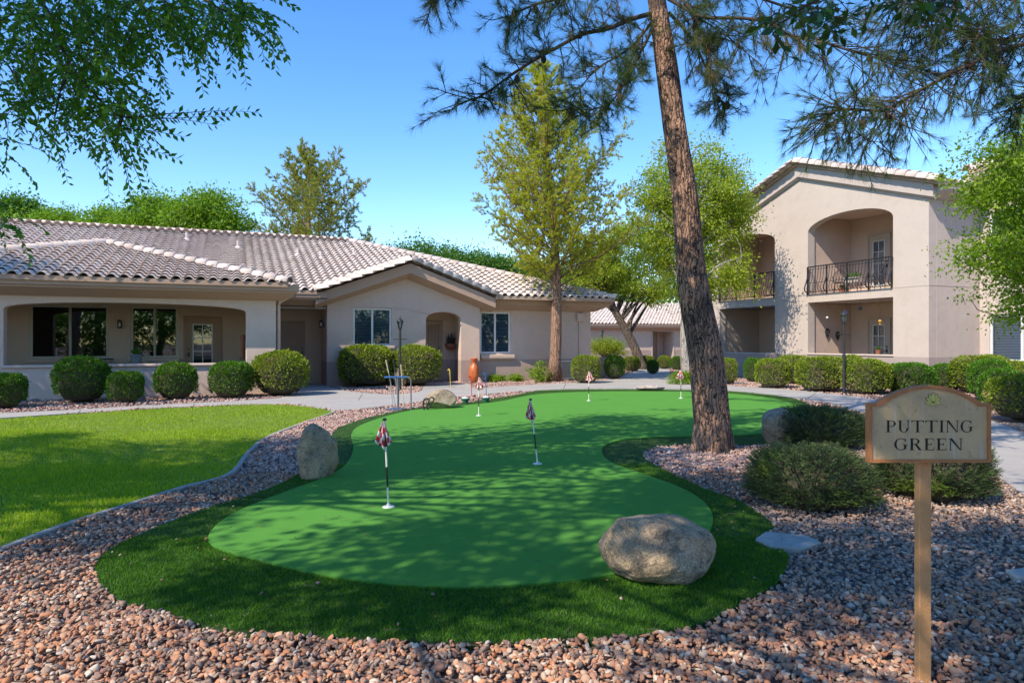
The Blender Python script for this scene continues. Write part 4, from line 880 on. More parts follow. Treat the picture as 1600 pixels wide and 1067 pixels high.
# ---- pines
def tufts(P, D, L, wd, k, spread, r, droop=.12, back=.10):
    parts = []
    for j in range(k):
        n = len(P); ax = unit(D+rdirs(n, r)*spread+np.array([0, 0, -droop])); b = P-unit(D)*(r.random((n, 1))*back)
        parts.append(needle_arrays(b, ax, L*r.uniform(.65, 1.1, n), wd, r))
    return cat_np(parts)
def mid_pine(name, label, base, H_, prof, nb, tl, nk, wd, ml, seed, z0=3.6, trunk_r=.23, lean=(0, 0), bark='pine_bark2'):
    """prof: [(height fraction, radius)]"""
    r = np.random.default_rng(seed); root = empty(name, (*base, 0), 0, label, 'tree'); g = Geo()
    pf = np.array(prof); ts = np.linspace(0, 1, 16)
    tc = lambda t: np.array([lean[0]*t*t+.12*math.sin(5*t), lean[1]*t*t, t*H_])
    g.tube([tc(t) if t > 0 else (0, 0, -.05) for t in ts], [trunk_r*(1.0-t)**.8+.02+(.10*trunk_r/.23 if t == 0 else 0) for t in ts], 14)
    P, D = [], []
    for i in range(nb):
        t = z0/H_+(1-z0/H_)*((i+r.random())/nb)**.95*.99; az = i*2.4+r.normal()*.5; rad = np.interp(t, pf[:, 0], pf[:, 1])*r.uniform(.62, 1.15)
        s = tc(t-.03); el = .42+.6*t+r.normal()*.2; d = np.array([math.cos(az), math.sin(az), 0]); e = s+d*rad+np.array([0, 0, rad*el]); m = (s+e)/2+np.array([0, 0, -.08*rad])
        pts = np.array(catmull([tuple(s), tuple(m), tuple(e)], 6, False)); g.tube(pts, list(np.linspace(.035*(1.15-t)+.008, .008, len(pts))), 4, False)
        ns = max(4, int(rad*11))
        for j in range(ns):
            u = .22+.78*(j+r.random())/ns; q = pts[min(len(pts)-1, int(u*(len(pts)-1)))]; ln = rad*.30*(1.25-u)+.16; sd = unit((d*.5+r.normal(size=3)*.75+np.array([0, 0, .45]))[None])[0]; tp = q+sd*ln
            g.tube([q, tp], [.007, .004], 3, False)
            for v in (.25, .42, .58, .72, .86, 1.0): P.append(q+sd*ln*v+r.normal(size=3)*.035); D.append(sd+r.normal(size=3)*.35+np.array([0, 0, .3]))
    P = np.array(P); D = unit(np.array(D))
    g.build('trunk', MT[bark], root, smooth=True)
    V, Fc = tufts(P, D, tl, wd, nk, .75, r, -.1, .08); link('crown', np_mesh('crown', V, Fc), MT[ml], root)
    c = Geo(); c.lathe([(.015, -.06), (.04, -.02), (.035, .03), (.01, .06)], (0, 0, 0), 6); c = c.build('pine_cone', MT['cone'], root); c.location = P[r.integers(len(P))]
    for i in range(30):
        k = c.copy(); COL.objects.link(k); k.location = P[r.integers(len(P))]
    return root
b0 = G(866, 596.5)
mid_pine('pine_tree', 'full yellow green pine with reddish trunk in front of the right wing of the house', b0, 11.8, [(.3,1.8),(.36,3.2),(.5,2.8),(.65,2.1),(.8,1.3),(.92,.6),(1,.15)], 130, .12, 16, .018, 'needle_y', 81, 3.7, .20, (-.5, 0))
p = PD(482, 533, 41)
mid_pine('pine_tree', 'open olive pine rising behind the roof of the long house', p[:2], 13.3, [(.3,3.2),(.5,3.9),(.62,3.3),(.75,2.4),(.9,1.3),(1,.3)], 70, .19, 12, .026, 'needle_o', 82, 5.0, .24, (0, 0))
# ---- the big foreground pine
TR = [(1116,712,68,9.10),(1114,697,60,9.1),(1113,665,56,9.1),(1111,640,54,9.1),(1102,550,51,9.1),(1085,460,46,9.1),(1078,400,42,9.12),(1069,300,38,9.15),(1054,200,35,9.2),(1041,100,34,9.25),(1026,0,27,9.3),(1008,-110,24,9.3),(990,-240,20,9.3),(978,-400,14,9.3),(972,-520,6,9.3)]
bp = G(1114, 704); bp = (bp[0], 9.15)
root = empty('pine_tree', (*bp, 0), 0, 'big foreground pine with furrowed leaning trunk and long dark needles', 'tree')
cl = catmull([(*PD(a, b, Y), c*Y/F/2) for a, b, c, Y in TR], 14, False)
nr, ns = len(cl), 120; VV = np.zeros((nr, ns, 3)); r = np.random.default_rng(5)
th = np.linspace(0, 2*math.pi, ns, endpoint=False)
zz = np.array([c[2] for c in cl])
for i, c in enumerate(cl):
    # vertical furrows: ridged sum of warped angular waves
    wv = .6*np.sin(zz[i]*2.1)+.35*np.sin(zz[i]*5.3+1)
    fur = np.abs(np.sin(th*13+wv+.8*np.sin(th*3+zz[i]*1.7)))*.6+np.abs(np.sin(th*21-wv*1.3+np.sin(zz[i]*6+th*4)))*.4
    plate = .25*np.sin(zz[i]*17+4*np.sin(th*5))*np.sin(th*9+zz[i]*3)
    low = max(0, 1-zz[i]/.35)
    rr = c[3]*(1+.075*(fur-.5)+.02*plate+.03*np.sin(th*2+zz[i])+low*.28*np.maximum(0, np.sin(th*4+.6)))
    VV[i] = np.stack([c[0]+rr*np.cos(th)-bp[0], c[1]+rr*np.sin(th)-bp[1], np.full(ns, c[2])], 1)
I, J = np.meshgrid(np.arange(nr-1), np.arange(ns), indexing='ij'); J2 = (J+1) % ns
FF = np.stack([I*ns+J, I*ns+J2, (I+1)*ns+J2, (I+1)*ns+J], -1).reshape(-1, 4)
tm = np_mesh('trunk', VV.reshape(-1, 3), FF); tm.polygons.foreach_set('use_smooth', [True]*len(tm.polygons)); link('trunk', tm, MT['pine_bark'], root)
def limb_spray(pts, rads, g, P, D, r, per_m=7, tw=(.25, .7), down=.25, start=.12, cones=None, vs=(.45, .7, .88, 1.0)):
    pts = catmull(pts, 6, False); pts = [np.array(p) for p in pts]; n = len(pts)
    g.tube(pts, list(np.linspace(rads[0], rads[1], n)), 7, False)
    L = sum(np.linalg.norm(pts[i+1]-pts[i]) for i in range(n-1)); m = int(L*per_m)
    for j in range(m):
        u = start+(1-start)*(j+r.random())/m; k = min(n-2, int(u*(n-1))); q = pts[k]; dd = unit((pts[k+1]-pts[k])[None])[0]
        s = unit((dd*.75+r.normal(size=3)*.75+np.array([0, 0, -down]))[None])[0]; ln = r.uniform(*tw)
        e = q+s*ln+np.array([0, 0, -down*.25*ln]); mid = (q+e)/2+r.normal(size=3)*.04
        g.tube([q, mid, e], [.009, .006, .0035], 4, False)
        for v in vs: P.append(q+(e-q)*v+r.normal(size=3)*.012); D.append(s+r.normal(size=3)*.25)
        for b in range(r.integers(1, 4)):
            q2 = q+(e-q)*r.uniform(.3, .8); s2 = unit((s*.6+r.normal(size=3)*.7+np.array([0, 0, -down]))[None])[0]; e2 = q2+s2*ln*.55
            g.tube([q2, e2], [.005, .003], 3, False)
            for v in (.6, 1.0): P.append(q2+(e2-q2)*v); D.append(s2+r.normal(size=3)*.2)
    P.append(pts[-1]); D.append(dd)
    if cones is not None:
        for j in range(3): cones.append(pts[r.integers(n//3, n)]+r.normal(size=3)*.03)
r = np.random.default_rng(17); g = Geo(); P, D, CN = [], [], []
L_ = lambda l: [PD(*q) for q in l]
limb_spray(L_([(1017,22,9.25),(988,30,9.1),(951,45,8.9),(910,54,8.7),(868,76,8.4),(835,94,8.2),(801,116,8.0),(775,135,7.85),(752,150,7.8),(724,160,7.7)]), (.034, .008), g, P, D, r, 15, (.2, .55), -.12, .08, CN)
limb_spray(L_([(1020,45,9.2),(1005,75,9.0),(994,95,8.8),(981,124,8.6),(966,146,8.4),(947,165,8.2),(915,172,8.0),(890,170,7.9)]), (.022, .005), g, P, D, r, 22, (.2, .5), .0, .1, CN)
limb_spray(L_([(1022,30,9.4),(985,75,9.5),(930,110,9.6),(900,150,9.6)]), (.022, .006), g, P, D, r, 20, (.25, .6), .05, .1)
limb_spray(L_([(1010,-60,9.2),(950,-30,8.9),(880,-5,8.6),(830,10,8.4),(790,30,8.2)]), (.03, .007), g, P, D, r, 16, (.2, .55), .3, .15, CN)
limb_spray(L_([(1005,-120,9.2),(900,-110,8.7),(780,-70,8.2),(700,-20,7.8),(672,0,7.6)]), (.05, .008), g, P, D, r, 5, (.2, .4), .1, .6)
limb_spray(L_([(1045,20,9.3),(1080,60,9.5),(1105,110,9.6),(1120,150,9.6),(1135,165,9.5)]), (.025, .005), g, P, D, r, 24, (.2, .5), .15, .15, CN)
limb_spray(L_([(1040,-20,9.3),(1075,10,9.0),(1100,60,8.8),(1110,100,8.7)]), (.025, .005), g, P, D, r, 24, (.2, .5), .15, .15)
limb_spray(L_([(1030,-10,9.25),(1065,10,9.1),(1100,27,8.9),(1162,29,8.7),(1203,36,8.6),(1237,56,8.5),(1275,61,8.4),(1319,77,8.3),(1372,91,8.2),(1412,94,8.1)]), (.028, .008), g, P, D, r, 20, (.25, .8), .4, .1, CN, (.7, .85, 1.0))
limb_spray(L_([(1028,-60,9.3),(1100,-30,9.6),(1180,-5,9.9),(1260,20,10.1),(1340,30,10.3)]), (.035, .008), g, P, D, r, 14, (.25, .6), .35, .1)
limb_spray(L_([(1060,40,9.2),(1090,30,9.0),(1140,60,8.8),(1180,95,8.6)]), (.014, .005), g, P, D, r, 8, (.2, .5), .3, .2)
for i in range(26):                                   # upper crown above the frame
    z = r.uniform(6.9, 11); az = i*2.4+r.normal()*.3; q = min(cl, key=lambda c: abs(c[2]-z)); ln = r.uniform(1.6, 3.4)*(1.25-(z-6.9)/7)
    d = np.array([math.cos(az), math.sin(az), .10]); s = np.array(q[:3])
    if d[1] > .3 and z < 8.5: z += 1.2; s[2] += 1.2
    limb_spray([tuple(s), tuple(s+d*ln*.5), tuple(s+d*ln)], (.04, .01), g, P, D, r, 5, (.3, .8), .0, .25)
off = np.array([bp[0], bp[1], 0])
g.v = [(v[0]-off[0], v[1]-off[1], v[2]) for v in g.v]; g.build('branches', MT['branch'], root, smooth=True)
P = np.array(P)-off; D = unit(np.array(D)); V, Fc = tufts(P, D, .155, .0034, 26, .8, r, .08, .06)
link('crown', np_mesh('crown', V, Fc), MT['needle'], root)
def cones_part(CN, off, root):
    for c in CN:
        g = Geo(); x, y, z = np.array(c)-off; g.lathe([(.008, -.055), (.028, -.04), (.036, -.01), (.030, .02), (.016, .045), (.004, .055)], (x, y, z-.03), 9); g.build('pine_cone', MT['cone'], root)
cones_part(CN, off, root)
# pine off the right edge
r = np.random.default_rng(23); g = Geo(); P, D, CN = [], [], []; b2 = (8.6, 8.8)
root = empty('pine_tree', (*b2, 0), 0, 'pine beyond the right edge whose long drooping limb crosses the sky', 'tree')
tk = [(8.6,8.8,-.05),(8.55,8.8,2),(8.4,8.7,4.5),(8.35,8.7,6.5),(8.3,8.7,9.5)]; g.tube(catmull(tk, 6, False), list(np.linspace(.22, .07, 25)), 14)
limb_spray([(8.4,8.7,5.0)]+L_([(1700,65,8.2),(1600,70,7.9),(1553,83,7.7),(1506,106,7.5),(1453,133,7.35),(1412,156,7.2),(1381,172,7.1),(1340,172,7.0),(1310,172,6.95),(1290,184,6.9)]), (.03, .007), g, P, D, r, 22, (.3, .72), .3, .12, CN, (.7, 1.0))
limb_spray([(8.4,8.7,5.6)]+L_([(1640,40,8.2),(1590,60,8.0),(1540,60,7.9),(1490,40,7.8),(1440,30,7.7)]), (.024, .006), g, P, D, r, 20, (.3, .85), .35, .15, CN, (.75, 1.0))
limb_spray([(8.4,8.7,4.6)]+L_([(1660,120,8.3),(1610,150,8.2),(1570,175,8.1)]), (.03, .008), g, P, D, r, 10, (.25, .5), .4, .3)
limb_spray([(8.4,8.7,6.2)]+L_([(1620,-30,8.2),(1540,-20,8.0),(1450,-5,7.8),(1380,10,7.6)]), (.03, .007), g, P, D, r, 20, (.35, .9), .45, .1, None, (.75, 1.0))
for i in range(12):
    z = r.uniform(6.3, 9.3); az = i*2.4; s = np.array([8.35, 8.7, z]); d = np.array([math.cos(az), math.sin(az), .15]); ln = r.uniform(1.2, 2.2)
    limb_spray([tuple(s), tuple(s+d*ln*.5), tuple(s+d*ln)], (.04, .01), g, P, D, r, 5, (.3, .7), .0, .25)
off = np.array([*b2, 0]); g.v = [(v[0]-off[0], v[1]-off[1], v[2]) for v in g.v]; g.build('trunk', MT['branch'], root, smooth=True)
V, Fc = tufts(np.array(P)-off, unit(np.array(D)), .165, .0034, 24, .62, r, .10, .05); link('crown', np_mesh('crown', V, Fc), MT['needle'], root); cones_part(CN, off, root)
# ---- hanging leafy sprays (left tree, overhead tree)
def sprays(starts, r, L=(.4, .8), leaf=.036, sp=.022, droop=.9, dirx=.25, g=None, wr=.42):
    """pinnate twigs hanging from each start point"""
    PP, DD = [], []
    for s in starts:
        s = np.array(s, float); d = unit((np.array([dirx, 0, -.2])+r.normal(size=3)*np.array([.55, .5, .3]))[None])[0]; ln = r.uniform(*L); n = int(ln/sp); p = s.copy(); pts = [p.copy()]
        for i in range(n):
            d = unit((d+np.array([0, 0, -droop*sp*1.6])+r.normal(size=3)*.05)[None])[0]; p = p+d*sp
            if i % 3 == 0: pts.append(p.copy())
            side = np.cross(d, [0, 0, 1]); side = side/max(np.linalg.norm(side), .1)*(1 if i % 2 else -1)
            PP.append(p.copy()); DD.append(d*.8+side*.75+np.array([0, 0, -.25])+r.normal(size=3)*.18)
        if g is not None: g.tube(pts, list(np.linspace(.0034, .0014, len(pts))), 3, False)
    return PP, DD
r = np.random.default_rng(31)
def px_starts(lst, Y0, Y1):
    out = []
    for (cx, cy, rx, ry, n) in lst:
        for _ in range(int(n*1.2)):
            a = r.uniform(0, 6.283); q = math.sqrt(r.random()); Y = r.uniform(Y0, Y1); out.append(PD(cx+rx*q*math.cos(a), cy+ry*q*math.sin(a), Y))
    return out
bA = (-9.0, 2.6); g = Geo()
LB = [(60,10,120,45,95),(200,5,120,35,80),(330,5,90,22,46),(360,30,55,30,26),(110,75,85,45,60),(200,70,60,35,30),(40,60,60,60,34),(130,140,75,42,48),(200,150,55,26,20),(150,190,55,26,20),(20,110,30,60,18),(5,170,26,26,14),(95,120,60,50,26),(185,205,24,20,6),(0,215,18,40,8),(5,330,14,24,6),(285,45,40,22,12),(260,20,60,25,20)]
st = px_starts(LB, 5.0, 6.6)
PP, DD = sprays(st, r, (.22, .5), .06, .026, 1.5, .12, g)
for (a, b, L, dx, dz) in ((255,178,.75,1,.12),(240,186,.62,1,.10),(235,182,.55,1,-.12),(190,200,.5,1,-.1),(195,222,.45,1,-.35),(180,215,.6,.25,-1),(195,225,.55,.35,-1),(165,205,.55,-.1,-1),(80,195,.5,.1,-1),(100,205,.35,.6,-.5),(400,40,.3,.3,-1),(300,60,.45,.2,-1),(372,60,.4,.1,-1)):
    s = np.array(PD(a, b, 5.6)); d = unit(np.array([[dx, .1, dz]]))[0]; n = int(L/.030); p = s.copy(); pts = [p.copy()]
    for i in range(n):
        d = unit((d+np.array([0, 0, -.006])+r.normal(size=3)*.02)[None])[0]; p = p+d*.030; pts.append(p.copy())
        for k in (1,): side = np.cross(d, [0, 1, 0])*(1 if i % 2 else -1); PP.append(p.copy()); DD.append(d*.8+side*.8+r.normal(size=3)*.15)
    g.tube(pts, list(np.linspace(.005, .0015, len(pts))), 3, False)
n = len(PP); hang = leaf_arrays(np.array(PP)-np.array([*bA, 0]), np.array(DD), .066*r.uniform(.6, 1.25, n), .46, r)
for l in ([(-120,-120,6.2),(20,-40,6.0),(75,20,5.8),(90,60,5.7),(112,105,5.7),(150,150,5.6),(190,182,5.6),(245,180,5.6)], [(-100,-100,6.3),(60,-50,6.1),(200,-30,6.0),(300,-10,5.9),(345,15,5.8),(395,30,5.8)], [(60,-50,6.1),(110,-10,6),(130,20,5.9),(150,60,5.8),(165,90,5.8)], [(-150,0,6.3),(-60,60,6.1),(0,90,6),(30,130,5.9)], [(112,105,5.7),(95,140,5.6),(85,185,5.6)], [(190,182,5.6),(185,205,5.6),(180,240,5.5)], [(200,-30,6),(225,20,5.9),(235,50,5.9)], [(-150,150,6.1),(-60,175,6),(0,180,5.9),(10,200,5.9)], [(-120,300,6),(-40,305,6),(5,318,5.9)]):
    q = L_(l)
    if l[0][0] < -90:
        zt = 3.6 if q[0][2] < 4.5 else 5.2; q = [(bA[0]+.3, bA[1]+.3, zt), ((bA[0]+.3+q[0][0])/2, (bA[1]+.3+q[0][1])/2, (zt+q[0][2])/2+.5)]+q
    pts = catmull(q, 5, False); g.tube(pts, list(np.linspace(.03 if l[0][0] < -90 else .018, .005, len(pts))), 6, False)
hg = Geo(); hg.v = [(v[0]-bA[0], v[1]-bA[1], v[2]) for v in g.v]; hg.f = g.f
la = leafy('shade_tree', 'large dark leafy tree on the left whose drooping branches hang into the sky', bA, [(0,0,0,.30),(.2,.2,2,.26),(.3,.3,4,.2),(.6,.4,6.5,.12),(.8,.5,8.5,.06)],
    [(.2,-.9,8.0,4.4,2.6,1.4),(4.4,2.3,7.8,2.8,2.3,1.2),(-3.6,.2,7.8,3.6,2.2,1.3),(4.6,-1.4,7.4,2.4,2.0,1.0),(7.6,3.0,8.0,2.4,1.7,1.0)], 78, 760, .72, .13, 'leaf_hang', 'bark_grey', 90, limbs=60, lr=.08, extra=hang)
hg.build('twigs', MT['branch'], la, smooth=True)
leafy('shade_tree', 'leafy tree beyond the left edge that shades the porch roof', (-17.5, 10.5), [(0,0,0,.28),(.1,0,3,.22),(0,0,7,.1)], [(.3,1.2,7.4,3.4,3.2,2.2),(.8,3.2,6.8,2.6,2.2,1.8),(-2.5,.5,7,2.6,3,2)], 220, 110, .9, .17, 'leaf_tree', 'bark_grey', 91, limbs=40, lr=.08)
bO = (.6, -2.8); g = Geo()
st = px_starts([(1240,16,34,18,13),(1290,12,40,18,16),(1215,42,16,14,7),(1308,42,20,14,7),(1440,4,46,11,16),(1400,-12,60,10,8),(1475,4,25,10,8)], 2.5, 3.0)
PP, DD = sprays(st, r, (.06, .13), .07, .026, 3.0, .0, g)
n = len(PP); hang = leaf_arrays(np.array(PP)-np.array([*bO, 0]), np.array(DD), .062*r.uniform(.6, 1.2, n), .42, r)
for l in ([(1200,-500,2.9),(1260,-200,2.9),(1290,-30,2.8),(1250,15,2.75),(1215,40,2.7)], [(1300,-400,2.9),(1400,-150,2.9),(1440,-20,2.8),(1460,10,2.7)]):
    pts = catmull(L_(l), 5, False); g.tube(pts, list(np.linspace(.014, .003, len(pts))), 5, False)
g.tube(catmull([(.6,-2.8,3.4),(1.0,-1.0,4.0),(1.3,1.0,4.4),tuple(PD(1200,-500,2.9))], 5, False), list(np.linspace(.05, .014, 16)), 6, False)
g.tube(catmull([(1.3,1.0,4.4),(1.5,2.0,4.4),tuple(PD(1300,-400,2.9))], 5, False), list(np.linspace(.03, .014, 11)), 6, False)
hg = Geo(); hg.v = [(v[0]-bO[0], v[1]-bO[1], v[2]) for v in g.v]; hg.f = g.f
la = leafy('shade_tree', 'overhead tree whose broad leaves, coloured dark for shade, poke in along the top right of the sky', bO, [(0,0,0,.24),(0,.1,2,.2),(.1,.2,4,.15),(0,.3,7,.06)],
    [(-2.6,2.3,6.6,2.0,1.3,.9),(-5.0,2.3,6.5,2.0,1.3,.9),(-.3,2.5,6.6,2.0,1.3,.9),(1.6,4.6,7.0,2.2,1.7,.9),(-1.6,.8,6.4,1.8,1.4,.8),(3.4,3.0,6.6,1.4,1.4,.8)], 76, 640, .58, .11, 'leaf_over_shaded', 'bark_grey', 92, limbs=50, lr=.06, extra=hang)
hg.build('twigs', MT['branch'], la, smooth=True)

for i, (x, y, h, lb) in enumerate([(-6,-30,9,'tall unseen tree added behind the viewpoint'), (5,-28,8,'rounded unseen tree added behind the viewpoint'), (16,-24,8,'leafy unseen tree added well behind the viewpoint on the right'), (26,-12,8,'unseen tree added beyond the gravel on the far right'), (21,-18,7,'low leafy unseen tree added behind the viewpoint on the right'), (35,-12,8,'unseen tree added farthest to the right behind the viewpoint'), (-1,-25,7,'low unseen tree added straight behind the viewpoint'), (-11,-27,8,'unseen tree added behind the viewpoint on the left'), (31,-18,7,'bushy unseen tree added at the far right behind the viewpoint')]):  # unseen trees added so the windows reflect dark foliage
    leafy('broadleaf_tree', lb, (x, y), [(0,0,0,.3),(.1,0,3,.22),(0,0,h-2,.1)], [(0,0,h-2.5,4.5,4.0,3.0),(2.5,0,h-4,3,3,2.4),(-2.5,1,h-4.2,3,3,2.2),(0,0,h-6,4,3,2)], 90, 90, 1.3, .34, 'leaf_tree', 'bark_grey', 200+i, 'unseen trees added for window reflections', limbs=12)
# ================================================================ OBJECTS
# ---- boulders
def boulder(px, py, w_, d_, h_, seed, mat, label, rz=0, sub=5, rough=.05, cuts=9, sink=.12, Yoff=.45, e=2.0, taper=0):
    r = np.random.default_rng(seed); bm = bmesh.new(); bmesh.ops.create_icosphere(bm, subdivisions=sub, radius=1)
    V = np.array([v.co[:] for v in bm.verts]); V = V*((np.abs(V)**e).sum(1)**(-1/e))[:, None]
    V *= (1+.10*snoise(V, 1.6, seed))[:, None]
    for i in range(cuts):
        n = unit(r.normal(size=(1, 3)))[0]; h = r.uniform(.74, .9); d = V@n; k = d > h; V[k] -= np.outer((d[k]-h)*.82, n)
    V *= (1+rough*.6*snoise(V, 6, seed+1)+rough*.35*snoise(V, 15, seed+2)+rough*.2*snoise(V, 34, seed+3))[:, None]
    V[:, 0] = V[:, 0]*(1-taper*(V[:, 2]+1)/2)+taper*.25*(V[:, 2]+1)/2; V[:, 1] *= 1-taper*(V[:, 2]+1)/2
    mn, mx = V.min(0), V.max(0); V = (V-(mn+mx)/2)/(mx-mn)*np.array([w_, d_, h_*(1+sink)]); V[:, 2] += h_*(1+sink)/2-h_*sink
    for v, p in zip(bm.verts, V): v.co = p
    me = bpy.data.meshes.new('boulder'); bm.to_mesh(me); bm.free(); me.polygons.foreach_set('use_smooth', [True]*len(me.polygons))
    o = link('boulder', me, MT[mat]); X, Y = G(px, py); Y2 = Y+d_*Yoff; o.location = ((px-800)/F*Y2, Y2, .03); o.rotation_euler = (0, 0, rz)
    return tag(o, label, 'boulder', 'boulders around the putting green')
boulder(1029, 926, .72, .54, .365, 3, 'rock_near', 'large round grey brown boulder at the near right edge of the putting green', .1, 6, .045, 8, .16)
boulder(497, 752, .43, .34, .56, 12, 'rock_near', 'upright pointed boulder on the left turf edge', .3, 5, .05, 16, .12, .4, 3.0, .42)
boulder(687, 641, .74, .5, .40, 21, 'rock_tan', 'tan wedge shaped boulder beside the putter rack', .0, 5, .05, 14, .12, .45, 2.4, .25)
boulder(1016, 612, .85, .5, .17, 31, 'rock_pink', 'low flat pinkish boulder at the far edge of the green')
boulder(1216, 700, .48, .42, .50, 41, 'rock_tan', 'brown boulder half hidden by the rear rosemary mound')
boulder(625, 605, .42, .35, .62, 51, 'rock_tan', 'tan boulder between the two big shrubs behind the lamp post')
# ---- flags
def uvcheck():
    m, nt, p = newmat('checked cloth'); ck = nt.nodes.new('ShaderNodeTexChecker'); ck.inputs['Scale'].default_value = 4.5
    ck.inputs[1].default_value = (.55, .02, .03, 1); ck.inputs[2].default_value = (.66, .62, .62, 1)
    uv = nt.nodes.new('ShaderNodeUVMap'); uv.uv_map = 'UVMap'; nt.links.new(uv.outputs[0], ck.inputs[0]); nt.links.new(ck.outputs[0], p.inputs['Base Color'])
    p.inputs['Roughness'].default_value = .7; return m
MT['flag'] = uvcheck()
def pole_mat():
    m, nt, p = newmat('banded pole'); s = nt.nodes.new('ShaderNodeSeparateXYZ'); nt.links.new(texco(nt), s.inputs[0])
    f = math_n(nt, 'GREATER_THAN', math_n(nt, 'FRACT', math_n(nt, 'ADD', math_n(nt, 'MULTIPLY', s.outputs[2], 2.9), .0)), .5)
    nt.links.new(mixc(nt, f, (.72, .68, .58), (.02, .02, .022)), p.inputs['Base Color']); p.inputs['Roughness'].default_value = .4; return m
MT['pole'] = pole_mat()
def flag(px, py, top, lean, fw, fh, side, label, seed, Hh=None):
    X, Y = G(px, py+1.5); r = random.Random(seed); Hh = Hh or (EYE+(CY-top)/F*Y)-.034
    root = empty('golf_flag', (X, Y, .034), 0, label, 'flag', 'flags on the putting green')
    T = lambda z: (lean*z, 0, z)
    g = Geo(); g.tube([T(0), T(Hh*.5), T(Hh)], .0085, 10); g.build('pole', MT['pole'], root, smooth=False)
    g = Geo(); g.lathe([(.052, 0), (.052, .006), (.045, .010), (.016, .012), (.015, .03)], (0, 0, .001), 24); g.build('cup', MT['white'], root, smooth=False)
    g = Geo(); g.lathe([(.006, -.012), (.018, -.010), (.018, .006), (.006, .012)], (T(Hh)), 12); g.build('finial', MT['black'], root)
    # limp cloth folded over the pole: narrow at the top, kite shaped below
    nu, nv = 20, 16; bm = bmesh.new(); uv = bm.loops.layers.uv.new('UVMap'); rows = []
    for i in range(nu+1):
        u = i/nu*2-1; row = []
        for j in range(nv+1):
            v = j/nv; x0, _, z = T(Hh-.02-fh*v*(1-.24*abs(u))); wd = fw*(.10+.90*v**.9)*(.56 if u*side > 0 else .40)
            x = x0+u*wd+.010*side; y = -.012-.020*math.cos(u*8+seed)*v+.02*abs(u)*v; row.append(bm.verts.new((x, y, z-.008*math.sin(u*9+seed)*v)))
        rows.append(row)
    for i in range(nu):
        for j in range(nv):
            f = bm.faces.new((rows[i][j], rows[i+1][j], rows[i+1][j+1], rows[i][j+1])); f.smooth = True
            for l, (a, b) in zip(f.loops, ((i, j), (i+1, j), (i+1, j+1), (i, j+1))): l[uv].uv = (a/nu*1.2, b/nv*1.0)
    me = bpy.data.meshes.new('cloth'); bm.to_mesh(me); bm.free(); o = link('cloth', me, MT['flag'], root); sm = o.modifiers.new('thickness', 'SOLIDIFY'); sm.thickness = .0015
flag(607, 797, 655, -.045, .145, .235, -1, 'nearest red and white checked flag hanging on the left of its banded pole', 1)
flag(840, 728, 624, -.11, .13, .24, -1, 'dark red checked flag on the leaning pole at the middle of the green', 2)
flag(748, 651, 588, 0, .20, .25, 1, 'red and white flag in front of the clay urn and green pots', 3)
flag(920, 627, 579, 0, .21, .26, 1, 'red and white flag in front of the shrub by the cooling unit', 4)
flag(1064, 623, 577, 0, .21, .26, -1, 'red and white flag farthest right, just left of the big trunk', 5)
# ---- lamp posts
def lamp_post(px, py, top, label, arm=True):
    X, Y = G(px, py); Ht = EYE+(CY-top)/F*Y
    root = empty('lamp_post', (X, Y, 0), .2, label, 'lamp post', 'black lamp posts along the walks'); h = Ht-.40
    g = Geo(); g.lathe([(.06, 0), (.06, .04), (.042, .07), (.040, h*.55), (.046, h*.56), (.036, h*.58), (.034, h-.02), (.052, h), (.03, h+.03)], (0, 0, 0), 16)
    g.tube([(-.16, 0, h-.28), (.16, 0, h-.28)], .012, 8)
    for s in (-1, 1): g.lathe([(.004, -.02), (.02, -.008), (.02, .008), (.004, .02)], (.17*s, 0, h-.28), 8)
    g.build('post', MT['black'], root)
    g = Geo(); z = h+.03; g.lathe([(.055, 0), (.06, .015), (.05, .02)], (0, 0, z), 8)
    for k in range(6): t = k*math.pi/3; g.tube([(.05*math.cos(t), .05*math.sin(t), z+.02), (.088*math.cos(t), .088*math.sin(t), z+.21)], .006, 4)
    g.lathe([(.105, .205), (.11, .215), (.075, .26), (.03, .30), (.012, .315), (.016, .335), (.006, .37)], (0, 0, z), 12)
    l = g.build('lantern', MT['black'], root)
    g = Geo(); g.lathe([(.046, .02), (.083, .205)], (0, 0, z), 6); g.build('glass', MT['lampglass'], l)
    g = Geo(); g.lathe([(.018, .03), (.03, .07), (.03, .11), (.012, .15)], (0, 0, z), 10); g.build('bulb', MT['white'], l)
lamp_post(625, 610, 494, 'black lamp post in front of the central gable')
lamp_post(1319, 617, 483, 'near black lamp post among the right row of shrubs')
lamp_post(941, 573, 513, 'small far black lamp post by the house corner')
# ---- sign
YS = 2.84; SX = (1451-800)/F*YS; zb = EYE-188.5/F*YS; zsh = EYE-96/F*YS; ztp = EYE-68/F*YS; hw = 95/F*YS
sg = empty('sign', (SX, YS, 0), 0, 'weathered tan sign reading PUTTING GREEN with brown rim on a square post', 'sign')
def board(off):
    x = hw-off; pts = [(-x, zb+off), (x, zb+off), (x, zsh-off*.9), (x-.035+off*.2, zsh-off)]
    n = 18; xa = hw-.035-off*.9
    for i in range(1, n): t = i/n; xx = xa*(1-2*t); pts.append((xx, (zsh-off)+(ztp-zsh)*(1-(xx/xa)**2)))
    return pts+[(-(x-.035+off*.2), zsh-off), (-x, zsh-off*.9)]
def mk(n_, a, b, c1, c2, sc): MT[n_] = simple(n_, a, b, sc, c1, c2, 120)
m, nt, pbs = newmat('weathered sign face'); v = texco(nt)
c = ramp(nt, [(.3, (.58, .41, .21)), (.7, (.46, .32, .16))], noise(nt, v, 9, 6, .7)); c = mixc(nt, ramp(nt, [(.57, (0, 0, 0)), (.68, (1, 1, 1))], noise(nt, v, 26, 6, .8)), c, (.29, .22, .14))
